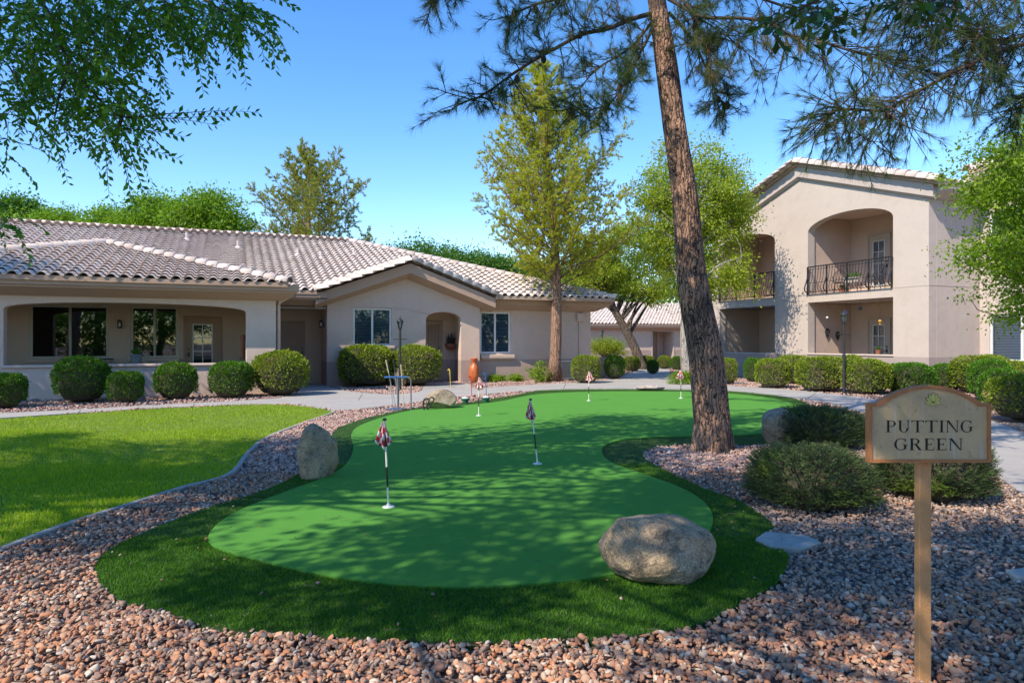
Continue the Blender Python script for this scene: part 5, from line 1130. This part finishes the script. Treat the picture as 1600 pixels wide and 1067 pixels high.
c = mixc(nt, math_n(nt, 'MULTIPLY', ramp(nt, [(.6, (0, 0, 0)), (.66, (1, 1, 1))], noise(nt, texco(nt, (9, 9, .6)), 6, 3)), .5), c, (.5, .45, .37))
nt.links.new(c, pbs.inputs['Base Color']); pbs.inputs['Roughness'].default_value = .7; bump(nt, pbs, noise(nt, v, 90, 5, .7), .3, .003); MT['signface'] = m
mk('rim', (.48, .20, .075), (.38, .15, .055), .6, .3, 20); mk('postwood', (.60, .31, .13), (.50, .25, .10), .65, .4, 14); mk('ink', (.012, .01, .01), (.02, .018, .016), .6, 0, 5)
g = Geo(); O, I_ = board(0), board(.013); n = len(O)
for y0, y1, L0 in ((-.012, .020, None),):
    vs = [(p[0], y0, p[1]) for p in O]+[(p[0], y0, p[1]) for p in I_]+[(p[0], y1, p[1]) for p in O]+[(p[0], y1, p[1]) for p in I_]
    fs = []
    for i in range(n):
        j = (i+1) % n; fs += [(i, j, n+j, n+i), (2*n+i, 3*n+i, 3*n+j, 2*n+j), (i, 2*n+i, 2*n+j, j), (n+i, n+j, 3*n+j, 3*n+i)]
    g.add(vs, fs)
g.build('rim', MT['rim'], sg)
g = Geo(); g.slab(board(.0125), .022, lambda p, q, e: (p, -.004+e, q)); bd = g.build('board', MT['signface'], sg)
pw = .0255
g = Geo(); g.box(-pw, .0205, -.1, pw, .060, zb+.2); g.build('post', MT['postwood'], sg, bevel=.003, seg=1)
# lettering: serif capitals from strokes in a unit box (height 1)
def letter(ch):
    q = []; T, t, s = .17, .06, .045                     # thick, thin, serif height
    def R_(x0, z0, x1, z1): q.append([(x0, z0), (x1, z0), (x1, z1), (x0, z1)])
    def ser(x0, x1, z): R_(x0, z, x1, z+s)
    def ring(cx, cz, rx, rz, a0, a1, tk, tn, n=20):
        for i in range(n):
            A = [R(a0+(a1-a0)*k/n) for k in (i, i+1)]; pts = []
            for a in A: pts.append((cx+rx*math.cos(a), cz+rz*math.sin(a)))
            for a in reversed(A):
                w_ = tn+(tk-tn)*abs(math.cos(a)); pts.append((cx+(rx-w_)*math.cos(a), cz+(rz-tn if True else 0)*math.sin(a)))
            q.append(pts)
    if ch == 'P': R_(.08, 0, .08+T, 1); ser(0, .36, 0); ser(0, .2, 1-s); ring(.38, .73, .36, .27, -90, 90, T*.9, t); R_(.25, 1-t, .39, 1); R_(.25, .46, .39, .46+t); w_ = .76
    elif ch == 'R': R_(.08, 0, .08+T, 1); ser(0, .34, 0); ser(0, .2, 1-s); ring(.38, .74, .33, .26, -90, 90, T*.9, t); R_(.25, 1-t, .39, 1); R_(.25, .48, .39, .48+t); q.append([(.36, .5), (.54, .5), (.86, 0), (.66, 0)]); ser(.64, .94, 0); w_ = .92
    elif ch == 'U': R_(.10, .35, .10+T, 1); ser(0, .37, 1-s); R_(.76, .35, .76+t, 1); ser(.66, .92, 1-s); ring(.46, .36, .36, .38, 180, 360, T, t*.9); w_ = .92
    elif ch == 'T': R_(.38, 0, .38+T, 1); R_(.02, 1-t, .91, 1); ser(.27, .66, 0); q.append([(.0, .80), (.03, .80), (.10, 1-t), (.0, 1)]); q.append([(.93, .80), (.90, .80), (.83, 1-t), (.93, 1)]); w_ = .93
    elif ch == 'I': R_(.10, 0, .10+T, 1); ser(0, .37, 0); ser(0, .37, 1-s); w_ = .37
    elif ch == 'N': R_(.11, 0, .11+t, 1); ser(.02, .26, 0); ser(-.02, .16, 1-s); q.append([(.04, 1), (.25, 1), (.90, 0), (.80, 0)]); R_(.84, 0, .84+t, 1); ser(.74, 1.0, 1-s); w_ = .98
    elif ch == 'G': ring(.50, .5, .48, .51, 48, 318, T, t); R_(.72, .10, .72+T*.9, .45); ser(.60, .98, .43); R_(.80, .68, .84, .98); q.append([(.72, .88), (.84, .68), (.84, .9), (.80, .95)]); w_ = .98
    elif ch == 'E': R_(.08, 0, .08+T, 1); ser(0, .12, 0); ser(0, .12, 1-s); R_(.25, 0, .70, t); R_(.25, 1-t, .66, 1); R_(.25, .5-t/2, .52, .5+t/2); R_(.66, t, .70, .24); R_(.62, .78, .66, 1-t); R_(.48, .38, .52, .62); w_ = .74
    return q, w_
def word(txt, xc, z, h, width, name):
    L_s = [letter(c) for c in txt]; gap = .12; tot = sum(l[1] for l in L_s)+gap*(len(txt)-1); k = width/tot; x = xc-width/2; g = Geo(); e = 0
    for q, w_ in L_s:
        for poly in q:
            e += 1; d = .0045+.00002*(e % 7)
            P2 = [(x+p[0]*k, z+p[1]*h) for p in poly]; m_ = len(P2); g.add([(p[0], -d, p[1]) for p in P2], [tuple(range(m_))])
        x += (w_+gap)*k
    g.build('lettering', MT['ink'], bd)
word('PUTTING', .002, EYE-(675-CY)/F*YS, 18.5/F*YS, 136/F*YS, 'lettering')
word('GREEN', -.004, EYE-(703-CY)/F*YS, 18.5/F*YS, 107/F*YS, 'lettering')
MT['gold'] = simple('yellow emblem paint', (.66, .57, .16), (.56, .48, .12), 30, .6)
ec = (1457-1451)/F*YS; ez = EYE-(626-CY)/F*YS
def petal(a, L, wd, grow, d, x0=0, z0=-.004):
    n = 10; pts = []
    for s in (1, -1):
        for i in range(n+1) if s > 0 else range(n, -1, -1):
            t = i/n; w_ = wd*math.sin(math.pi*t**.85)*(1-.2*t)+grow*.8; l = -grow+(L+2*grow)*t
            pts.append((l, s*w_/1))
    c_, s_ = math.cos(a), math.sin(a); return [(ec+x0+p[0]*c_-p[1]*s_, -d, ez+z0+p[0]*s_+p[1]*c_) for p in pts]
gk, gy = Geo(), Geo()
for i, (a, L, wd) in enumerate([(-62, .021, .0085), (-118, .021, .0085), (-8, .034, .0095), (188, .034, .0095), (28, .034, .0105), (152, .034, .0105), (60, .036, .010), (120, .036, .010), (90, .038, .011)]):
    p0 = petal(R(a), L, wd, .0014, .0048+i*.0003); p1 = petal(R(a), L, wd, 0, .0050+i*.0003)
    gk.add(p0, [tuple(range(len(p0)))]); gy.add(p1, [tuple(range(len(p1)))])
gk.build('emblem_outline', MT['ink'], bd); gy.build('emblem', MT['gold'], bd)
# ---- putter rack
MT['bluepaint'] = simple('blue paint', (.04, .13, .32), (.03, .10, .26), 9, .4); MT['steel'] = simple('brushed steel', (.45, .46, .48), (.35, .36, .38), 9, .35, 0, 60, .7); MT['greypaint'] = simple('grey tube', (.16, .17, .20), (.12, .13, .15), 9, .45)
MT['yellowpaint'] = simple('yellow paint', (.75, .52, .05)); MT['grip'] = simple('club grip', (.55, .45, .28), (.4, .32, .2), 20, .7)
X, Y = G(623, 643); rk = empty('putter_rack', (X, Y, .02), .1, 'blue and grey metal rack holding putters beside the tan boulder', 'club rack'); k_ = Y/F
g = Geo(); zt = 52*k_; wr_ = 19*k_
for x in (-.02, wr_*1.0): g.tube([(x, 0, .0), (x, 0, zt*.93), (x+(-.03 if x > .1 else 0), 0, zt), (x-.10 if x > .1 else x, 0, zt)], .014, 8)
g.tube([(-.02, .22, 0), (-.02, .22, zt)], .014, 8); g.box(-wr_*1.1, -.03, .0, .06, .26, .03); g.build('frame', MT['greypaint'], rk)
g = Geo(); g.tube([(-wr_*1.15, 0, zt), (wr_*.65, 0, zt)], .02, 8); g.tube([(-wr_*1.15, .22, zt), (wr_*.65, .22, zt)], .014, 8); g.tube([(-wr_*1.15, 0, zt), (-wr_*1.15, .22, zt)], .018, 8); g.build('top_bar', MT['bluepaint'], rk)
for i, (x0, x1, zc) in enumerate([(-.06, -.27, 1.02), (-.12, -.23, .98), (-.01, -.12, 1.04), (.10, .03, .92)]):
    cb = empty('putter', (X, Y, .05), .1, ['putter with pale grip standing leftmost in the rack', 'steel putter second from the left in the rack', 'putter with dark grip standing third in the rack', 'golden putter lowest at the right of the rack'][i], 'golf club', 'putters standing in the rack')
    g = Geo(); yy = .06+.04*i; a = Vector((x0, yy, .02)); b = Vector((x1, yy+.03, zc)); g.tube([a, a.lerp(b, .72)], .007, 7); g.build('shaft', MT['steel'] if i < 3 else MT['grip'], cb)
    g = Geo(); g.tube([a.lerp(b, .72), b], [.012, .016], 8); g.build('grip', MT['grip'] if i in (0, 3) else MT['black'], cb)
    g = Geo(); g.box(x0-.06, yy-.02, -.015, x0+.05, yy+.02, .02); g.build('head', MT['bluepaint'] if i < 2 else MT['steel'], cb, bevel=.006)
# wire stand by the tan boulder
X, Y = G(670, 643); g = Geo(); k_ = Y/F
for dy in (0, .10): g.tube(catmull([(-.10, dy, .0), (-.12, dy, .14), (-.09, dy, .24), (.0, dy, .22), (-.05, dy, .10), (-.02, dy, .03), (.07, dy, .17), (.10, dy, .24), (.04, dy, .27), (-.02, dy, .22)], 5, False), .011, 7)
g.tube([(-.10, 0, .01), (-.10, .1, .01)], .01, 6); o = g.build('ball_rack', MT['black']); o.location = (X, Y, .02); tag(o, 'small curled black wire rack leaning at the left of the tan boulder', 'wire rack')
# short clubs stuck in the gravel
for (px, py, hh, m_, lb) in ((704, 608, 30, 'yellowpaint', 'short yellow toy putter upright on the walk by the screen door'), (760, 620, 36, 'bluepaint', 'short blue toy putter upright behind the green pots'), (737, 619, 30, 'redpaint', 'thin red toy putter upright in front of the clay urn')):
    X, Y = G(px, py); k_ = Y/F; h = hh*k_; r_ = empty('toy_putter', (X, Y, .02), 0, lb, 'golf club', 'toy putters standing along the walk')
    g = Geo(); g.tube([(0, 0, 0), (-.02, 0, h*.8)], .009, 7); g.build('shaft', MT[m_], r_)
    g = Geo(); g.tube(catmull([(-.02, 0, h*.8), (-.03, 0, h*.97), (-.06, 0, h), (-.08, 0, h*.93)], 4, False), [.016]*13, 7); g.build('head', MT[m_], r_); g = Geo(); g.tube([(-.09, 0, h*.75), (.0, 0, h*.77)], .006, 6); g.build('peg', MT['steel'], r_)
# pots of balls
MT['greenpot'] = simple('green glazed pot', (.03, .16, .11), (.02, .10, .07), 9, .3, 0, 60, 0, .6)
for i, (px, py) in enumerate(((727, 631), (759, 629.5))):
    X, Y = G(px, py); r_ = empty('ball_pot', (X, Y, .0), 0, ['left green pot heaped with golf balls', 'right green pot heaped with golf balls'][i], 'pot', 'green pots of golf balls')
    g = Geo(); g.lathe([(.05, 0), (.06, .0), (.085, .10), (.10, .105), (.10, .13), (.085, .13), (.08, .11)], (0, 0, 0), 20); g.build('pot', MT['greenpot'], r_, smooth=False)
    for j in range(9):
        a = j*.8; q = .0 if j == 8 else .052; X_b = (X+q*math.cos(a), Y+q*math.sin(a), .135+(.03 if j == 8 else 0))
        g = Geo(); g.lathe([(.021*math.sin(math.pi*t/8)+.0002, -.021*math.cos(math.pi*t/8)) for t in range(9)], (0, 0, 0), 10); o = g.build('golf_ball', MT['ball'], None, smooth=True); o.location = X_b
        tag(o, [['golf ball in the rim layer of the left green pot', 'golf ball in the rim layer of the right green pot'], ['topmost golf ball of the left green pot', 'topmost golf ball of the right green pot']][j == 8][i], 'golf ball', ['golf balls heaped in the left pot', 'golf balls heaped in the right pot'][i])
# urn
def urn_mat():
    m, nt, p = newmat('red clay urn'); v = texco(nt)
    nt.links.new(ramp(nt, [(.35, (.42, .08, .025)), (.55, (.55, .15, .04)), (.7, (.60, .27, .09))], noise(nt, texco(nt, (1, 1, .5)), 7, 5, .7)), p.inputs['Base Color']); p.inputs['Roughness'].default_value = .4; return m
MT['urn'] = urn_mat()
X, Y = G(741, 598.5); k_ = Y/F; s = 38*k_
g = Geo(); g.lathe([(.10, 0), (.13, .02), (.16, s*.30), (.165, s*.5), (.14, s*.66), (.085, s*.74), (.07, s*.80), (.085, s*.86), (.125, s*.98), (.13, s), (.11, s), (.07, s*.88)], (0, 0, 0), 28)
o = g.build('clay_urn', MT['urn'], smooth=True); o.location = (X, Y, .02); tag(o, 'tall orange red glazed clay urn on the walk in front of the wall', 'urn')
# hanging wall planter in the alcove
lw = H.matrix_world if False else None
def onframe(root_loc, ang, x, y, z): return (root_loc[0]+x*math.cos(ang)-y*math.sin(ang), root_loc[1]+x*math.sin(ang)+y*math.cos(ang), z)
HL = AB(0, 22.6); BLo = AB(20.3, 14.8); BA = ANG-R(90)
MT['terracotta'] = simple('terracotta', (.30, .11, .06), (.22, .08, .045), 9, .7); MT['darkplant'] = simple('dried plant', (.05, .035, .025), (.08, .05, .03), 20, .9)
wp = empty('wall_planter', onframe(HL, ANG, 7.42, 1.10, 1.35), ANG, 'round terracotta wall planter with spiky dark stems beside the screen door', 'planter')
g = Geo(); g.lathe([(.03, -.2), (.14, -.17), (.20, -.08), (.21, .0), (.18, .03), (.16, .0)], (0, 0, 0), 18); g.build('pot', MT['terracotta'], wp, smooth=True)
g = Geo()
for i in range(16): a = i*2.4; q = .03+.10*random.random(); g.tube([(q*math.cos(a), q*math.sin(a)*.6, -.02), (q*1.5*math.cos(a), q*math.sin(a)*.6, .16), (q*1.9*math.cos(a), q*.6*math.sin(a), .22+.22*random.random())], [.02, .022, .006], 5)
g.build('plant', MT['darkplant'], wp)
# cooling unit
X, Y = G(882, 594); ac = empty('cooling_unit', (X+.05, Y+.35, 0), ANG, 'grey louvred air conditioning unit standing behind the reddish pine trunk', 'air conditioner')
MT['acgrey'] = simple('grey enamel', (.22, .23, .24), (.17, .18, .19), 5, .5); MT['agave'] = simple('agave flesh', (.16, .22, .13), (.10, .15, .08), 9, .6)
g = Geo(); g.box(-.36, -.36, .05, .36, .36, .10); g.box(-.36, -.36, .68, .36, .36, .74)
for x in (-.35, .31):
    for y in (-.35, .31): g.box(x, y, .10, x+.04, y+.04, .68)
for i in range(15):
    z = .12+i*.037; g.box(-.33, -.352, z, .33, -.335, z+.018); g.box(-.352, -.33, z, -.335, .33, z+.018); g.box(.335, -.33, z, .352, .33, z+.018)
b_ = g.build('casing', MT['acgrey'], ac); g = Geo(); g.box(-.32, -.32, .06, .32, .32, .69); g.build('core', MT['room'], ac); g = Geo(); g.lathe([(.27, .74), (.27, .755), (.24, .755), (.24, .742)], (0, 0, 0), 24); g.build('fan_guard', MT['black'], ac)
# low utility wall behind shrubs near the corner
g = Geo(); X, Y = G(939, 587); g.box(-.55, -.12, 0, .55, .12, .78); o = g.build('low_wall', MT['stucco'], bevel=.03); o.location = (X, Y+.3, 0); o.rotation_euler = (0, 0, ANG); tag(o, 'low tan stucco wall between two shrubs by the far lamp post', 'wall')
# porch things
def pot_plant(loc, s, lb, pm, cat='potted plant'):
    r_ = empty('potted_plant', loc, 0, lb, cat); g = Geo(); g.lathe([(.10*s, 0), (.11*s, 0), (.15*s, .22*s), (.165*s, .225*s), (.165*s, .26*s), (.14*s, .26*s), (.13*s, .22*s)], (0, 0, 0), 18); g.build('pot', MT[pm], r_)
    rr = np.random.default_rng(int(loc[0]*10) % 50+60); n = 140; D_ = rdirs(n, rr); D_[:, 2] = abs(D_[:, 2])+.3; P_ = unit(D_)*rr.random((n, 1))*.13*s+np.array([0, 0, .26*s]); V, Fc = leaf_arrays(P_, D_, .09*s*rr.uniform(.6, 1.2, n), .4, rr); link('foliage', np_mesh('foliage', V, Fc), MT['leaf_tree'], r_)
MT['bluepot'] = simple('blue grey pot', (.10, .14, .16), (.07, .10, .12), 8, .5)
pot_plant(onframe(HL, ANG, -2.25, -2.32, .87), .95, 'blue grey pot with a thin plant on the low porch wall', 'bluepot'); pot_plant(onframe(HL, ANG, .25, -1.7, .06), 1.3, 'dark potted plant at the right end inside the porch', 'bluepot')
g = Geo(); g.lathe([(.50, .70), (.50, .73)], (0, 0, 0), 28)
for k in range(4): a = k*math.pi/2+.4; g.tube([(.12*math.cos(a), .12*math.sin(a), .7), (.30*math.cos(a), .30*math.sin(a), 0)], .018, 6)
o = g.build('patio_table', MT['black']); o.location = onframe(HL, ANG, -3.45, -1.0, .26); o.location.z = .25; tag(o, 'dark round patio table behind the tall shrub on the porch', 'table')
g = Geo(); g.tube([(0, 0, .0), (0, 0, .55)], .05, 10); g.lathe([(.10, 0), (.10, .03)], (0, 0, 0), 16); g.lathe([(.07, .55), (.07, .65), (.02, .70)], (0, 0, 0), 12); o = g.build('bird_feeder', MT['terracotta']); o.location = onframe(HL, ANG, .36, -1.9, 1.0); o.location.z = .95; tag(o, 'narrow red brown ornament at the right end of the porch opening', 'ornament')
# balcony chairs, plants, hanging ornaments
def chair(x, y, z, rz, lb):
    r_ = empty('patio_chair', onframe(BLo, BA, x, y, z), BA+rz, lb, 'chair', 'metal chairs on the upper balcony')
    g = Geo(); g.lathe([(.20, .42), (.21, .44), (.20, .455)], (0, 0, 0), 18); g.build('seat', MT['iron'], r_)
    for sx in (-1, 1):
        for sy in (-1, 1): g = Geo(); g.tube([(.15*sx, .15*sy, .43), (.20*sx, .20*sy, 0)], .012, 6); g.build('leg', MT['iron'], r_)
    g = Geo(); g.tube(catmull([(-.19, .18, .44), (-.20, .22, .75), (0, .25, .92), (.20, .22, .75), (.19, .18, .44)], 5, False), .013, 6)
    for i in range(-3, 4): g.tube([(.05*i, .19, .45), (.05*i, .235, .90-abs(i)*.03)], .007, 5)
    g.tube([(-.20, .2, .64), (-.24, -.1, .66), (-.19, -.16, .44)], .011, 6); g.tube([(.20, .2, .64), (.24, -.1, .66), (.19, -.16, .44)], .011, 6); g.build('backrest', MT['iron'], r_)
chair(-4.2, .9, 3.22, .7, 'left metal chair on the upper balcony'); chair(-2.9, 1.3, 3.22, -.5, 'right metal chair on the upper balcony')
r_ = empty('balcony_planter', onframe(BLo, BA, -3.35, .6, 3.22), BA, 'planter box with dark plant at the middle of the upper railing', 'planter')
g = Geo(); g.box(-.3, -.12, .35, .3, .12, .55); g.build('box', MT['door_pale'], r_, bevel=.01)
rr = np.random.default_rng(3); P_ = np.stack([rr.uniform(-.28, .28, 260), rr.uniform(-.1, .1, 260), rr.uniform(.5, .68, 260)], 1); V, Fc = leaf_arrays(P_, rdirs(260, rr)+np.array([0, 0, .5]), rr.uniform(.05, .11, 260), .4, rr); link('foliage', np_mesh('foliage', V, Fc), MT['leaf_tree'], r_)
g = Geo()
for x in (-.28, .26):
    for y in (-.1, .08): g.box(x, y, 0, x+.02, y+.02, .35)
g.build('stand', MT['iron'], r_)
pot_plant(onframe(BLo, BA, -3.9, .7, 3.22), .8, 'small terracotta potted plant low behind the upper railing', 'terracotta')
def hang(px_x, z1, parts, lb, mat2, group=None):
    o_ = empty('wind_chime', onframe(BLo, BA, px_x, .5, z1), BA, lb, 'ornament'); g = Geo(); g.tube([(0, 0, 0), (0, 0, 2.91-z1)], .004, 4); g.build('cord', MT['black'], o_)
    g = Geo()
    for (dz, r0) in parts: g.lathe([(.003, -r0), (r0*.8, -r0*.5), (r0, 0), (r0*.8, r0*.5), (.003, r0)], (0, 0, dz), 10)
    g.build('bauble', MT[mat2], o_)
MT['amber'] = simple('amber glass', (.65, .33, .06)); MT['mauve'] = simple('mauve glass', (.35, .25, .33))
hang(-2.15, 2.05, [(.72, .05), (.62, .03), (.52, .03), (.42, .03), (.1, .06), (0, .035)], 'long amber wind chime hanging right of the lamp in the lower opening', 'amber')
hang(-3.55, 2.5, [(0, .11)], 'mauve glass ball hanging left of the lamp in the lower opening', 'mauve'); hang(-2.95, 2.62, [(0, .08)], 'small glass ball hanging directly above the near lamp', 'bluepot'); hang(-4.4, 2.35, [(0, .05), (.15, .02), (.3, .02)], 'slim white chime hanging at the left of the lower opening', 'white')
for (y, z, s, lb) in ((1.0, 1.75, .2, 'dark scrolled butterfly plaque on the patio side wall'), (1.55, 1.65, .18, 'dark scrolled plaque nearer the patio door')):
    g = Geo()
    for sgn in (-1, 1):
        for k in range(2): g.tube([(0, sgn*s*.5*math.sin(t*.5)*(1-.3*k), (s*(.55-.6*k))*math.cos(t*.5)+s*.4*(1-2*k)) for t in range(0, 13)], .022, 6)
    g.tube([(0, 0, -s), (0, 0, s)], .02, 6); o = g.build('wall_plaque', MT['black']); o.location = onframe(BLo, BA, -4.86, y, z); o.rotation_euler = (0, 0, BA); tag(o, lb, 'wall ornament')
pot_plant(onframe(BLo, BA, -1.95, .17, 1.01), .6, 'little potted plant on the patio wall below the amber chime', 'terracotta')
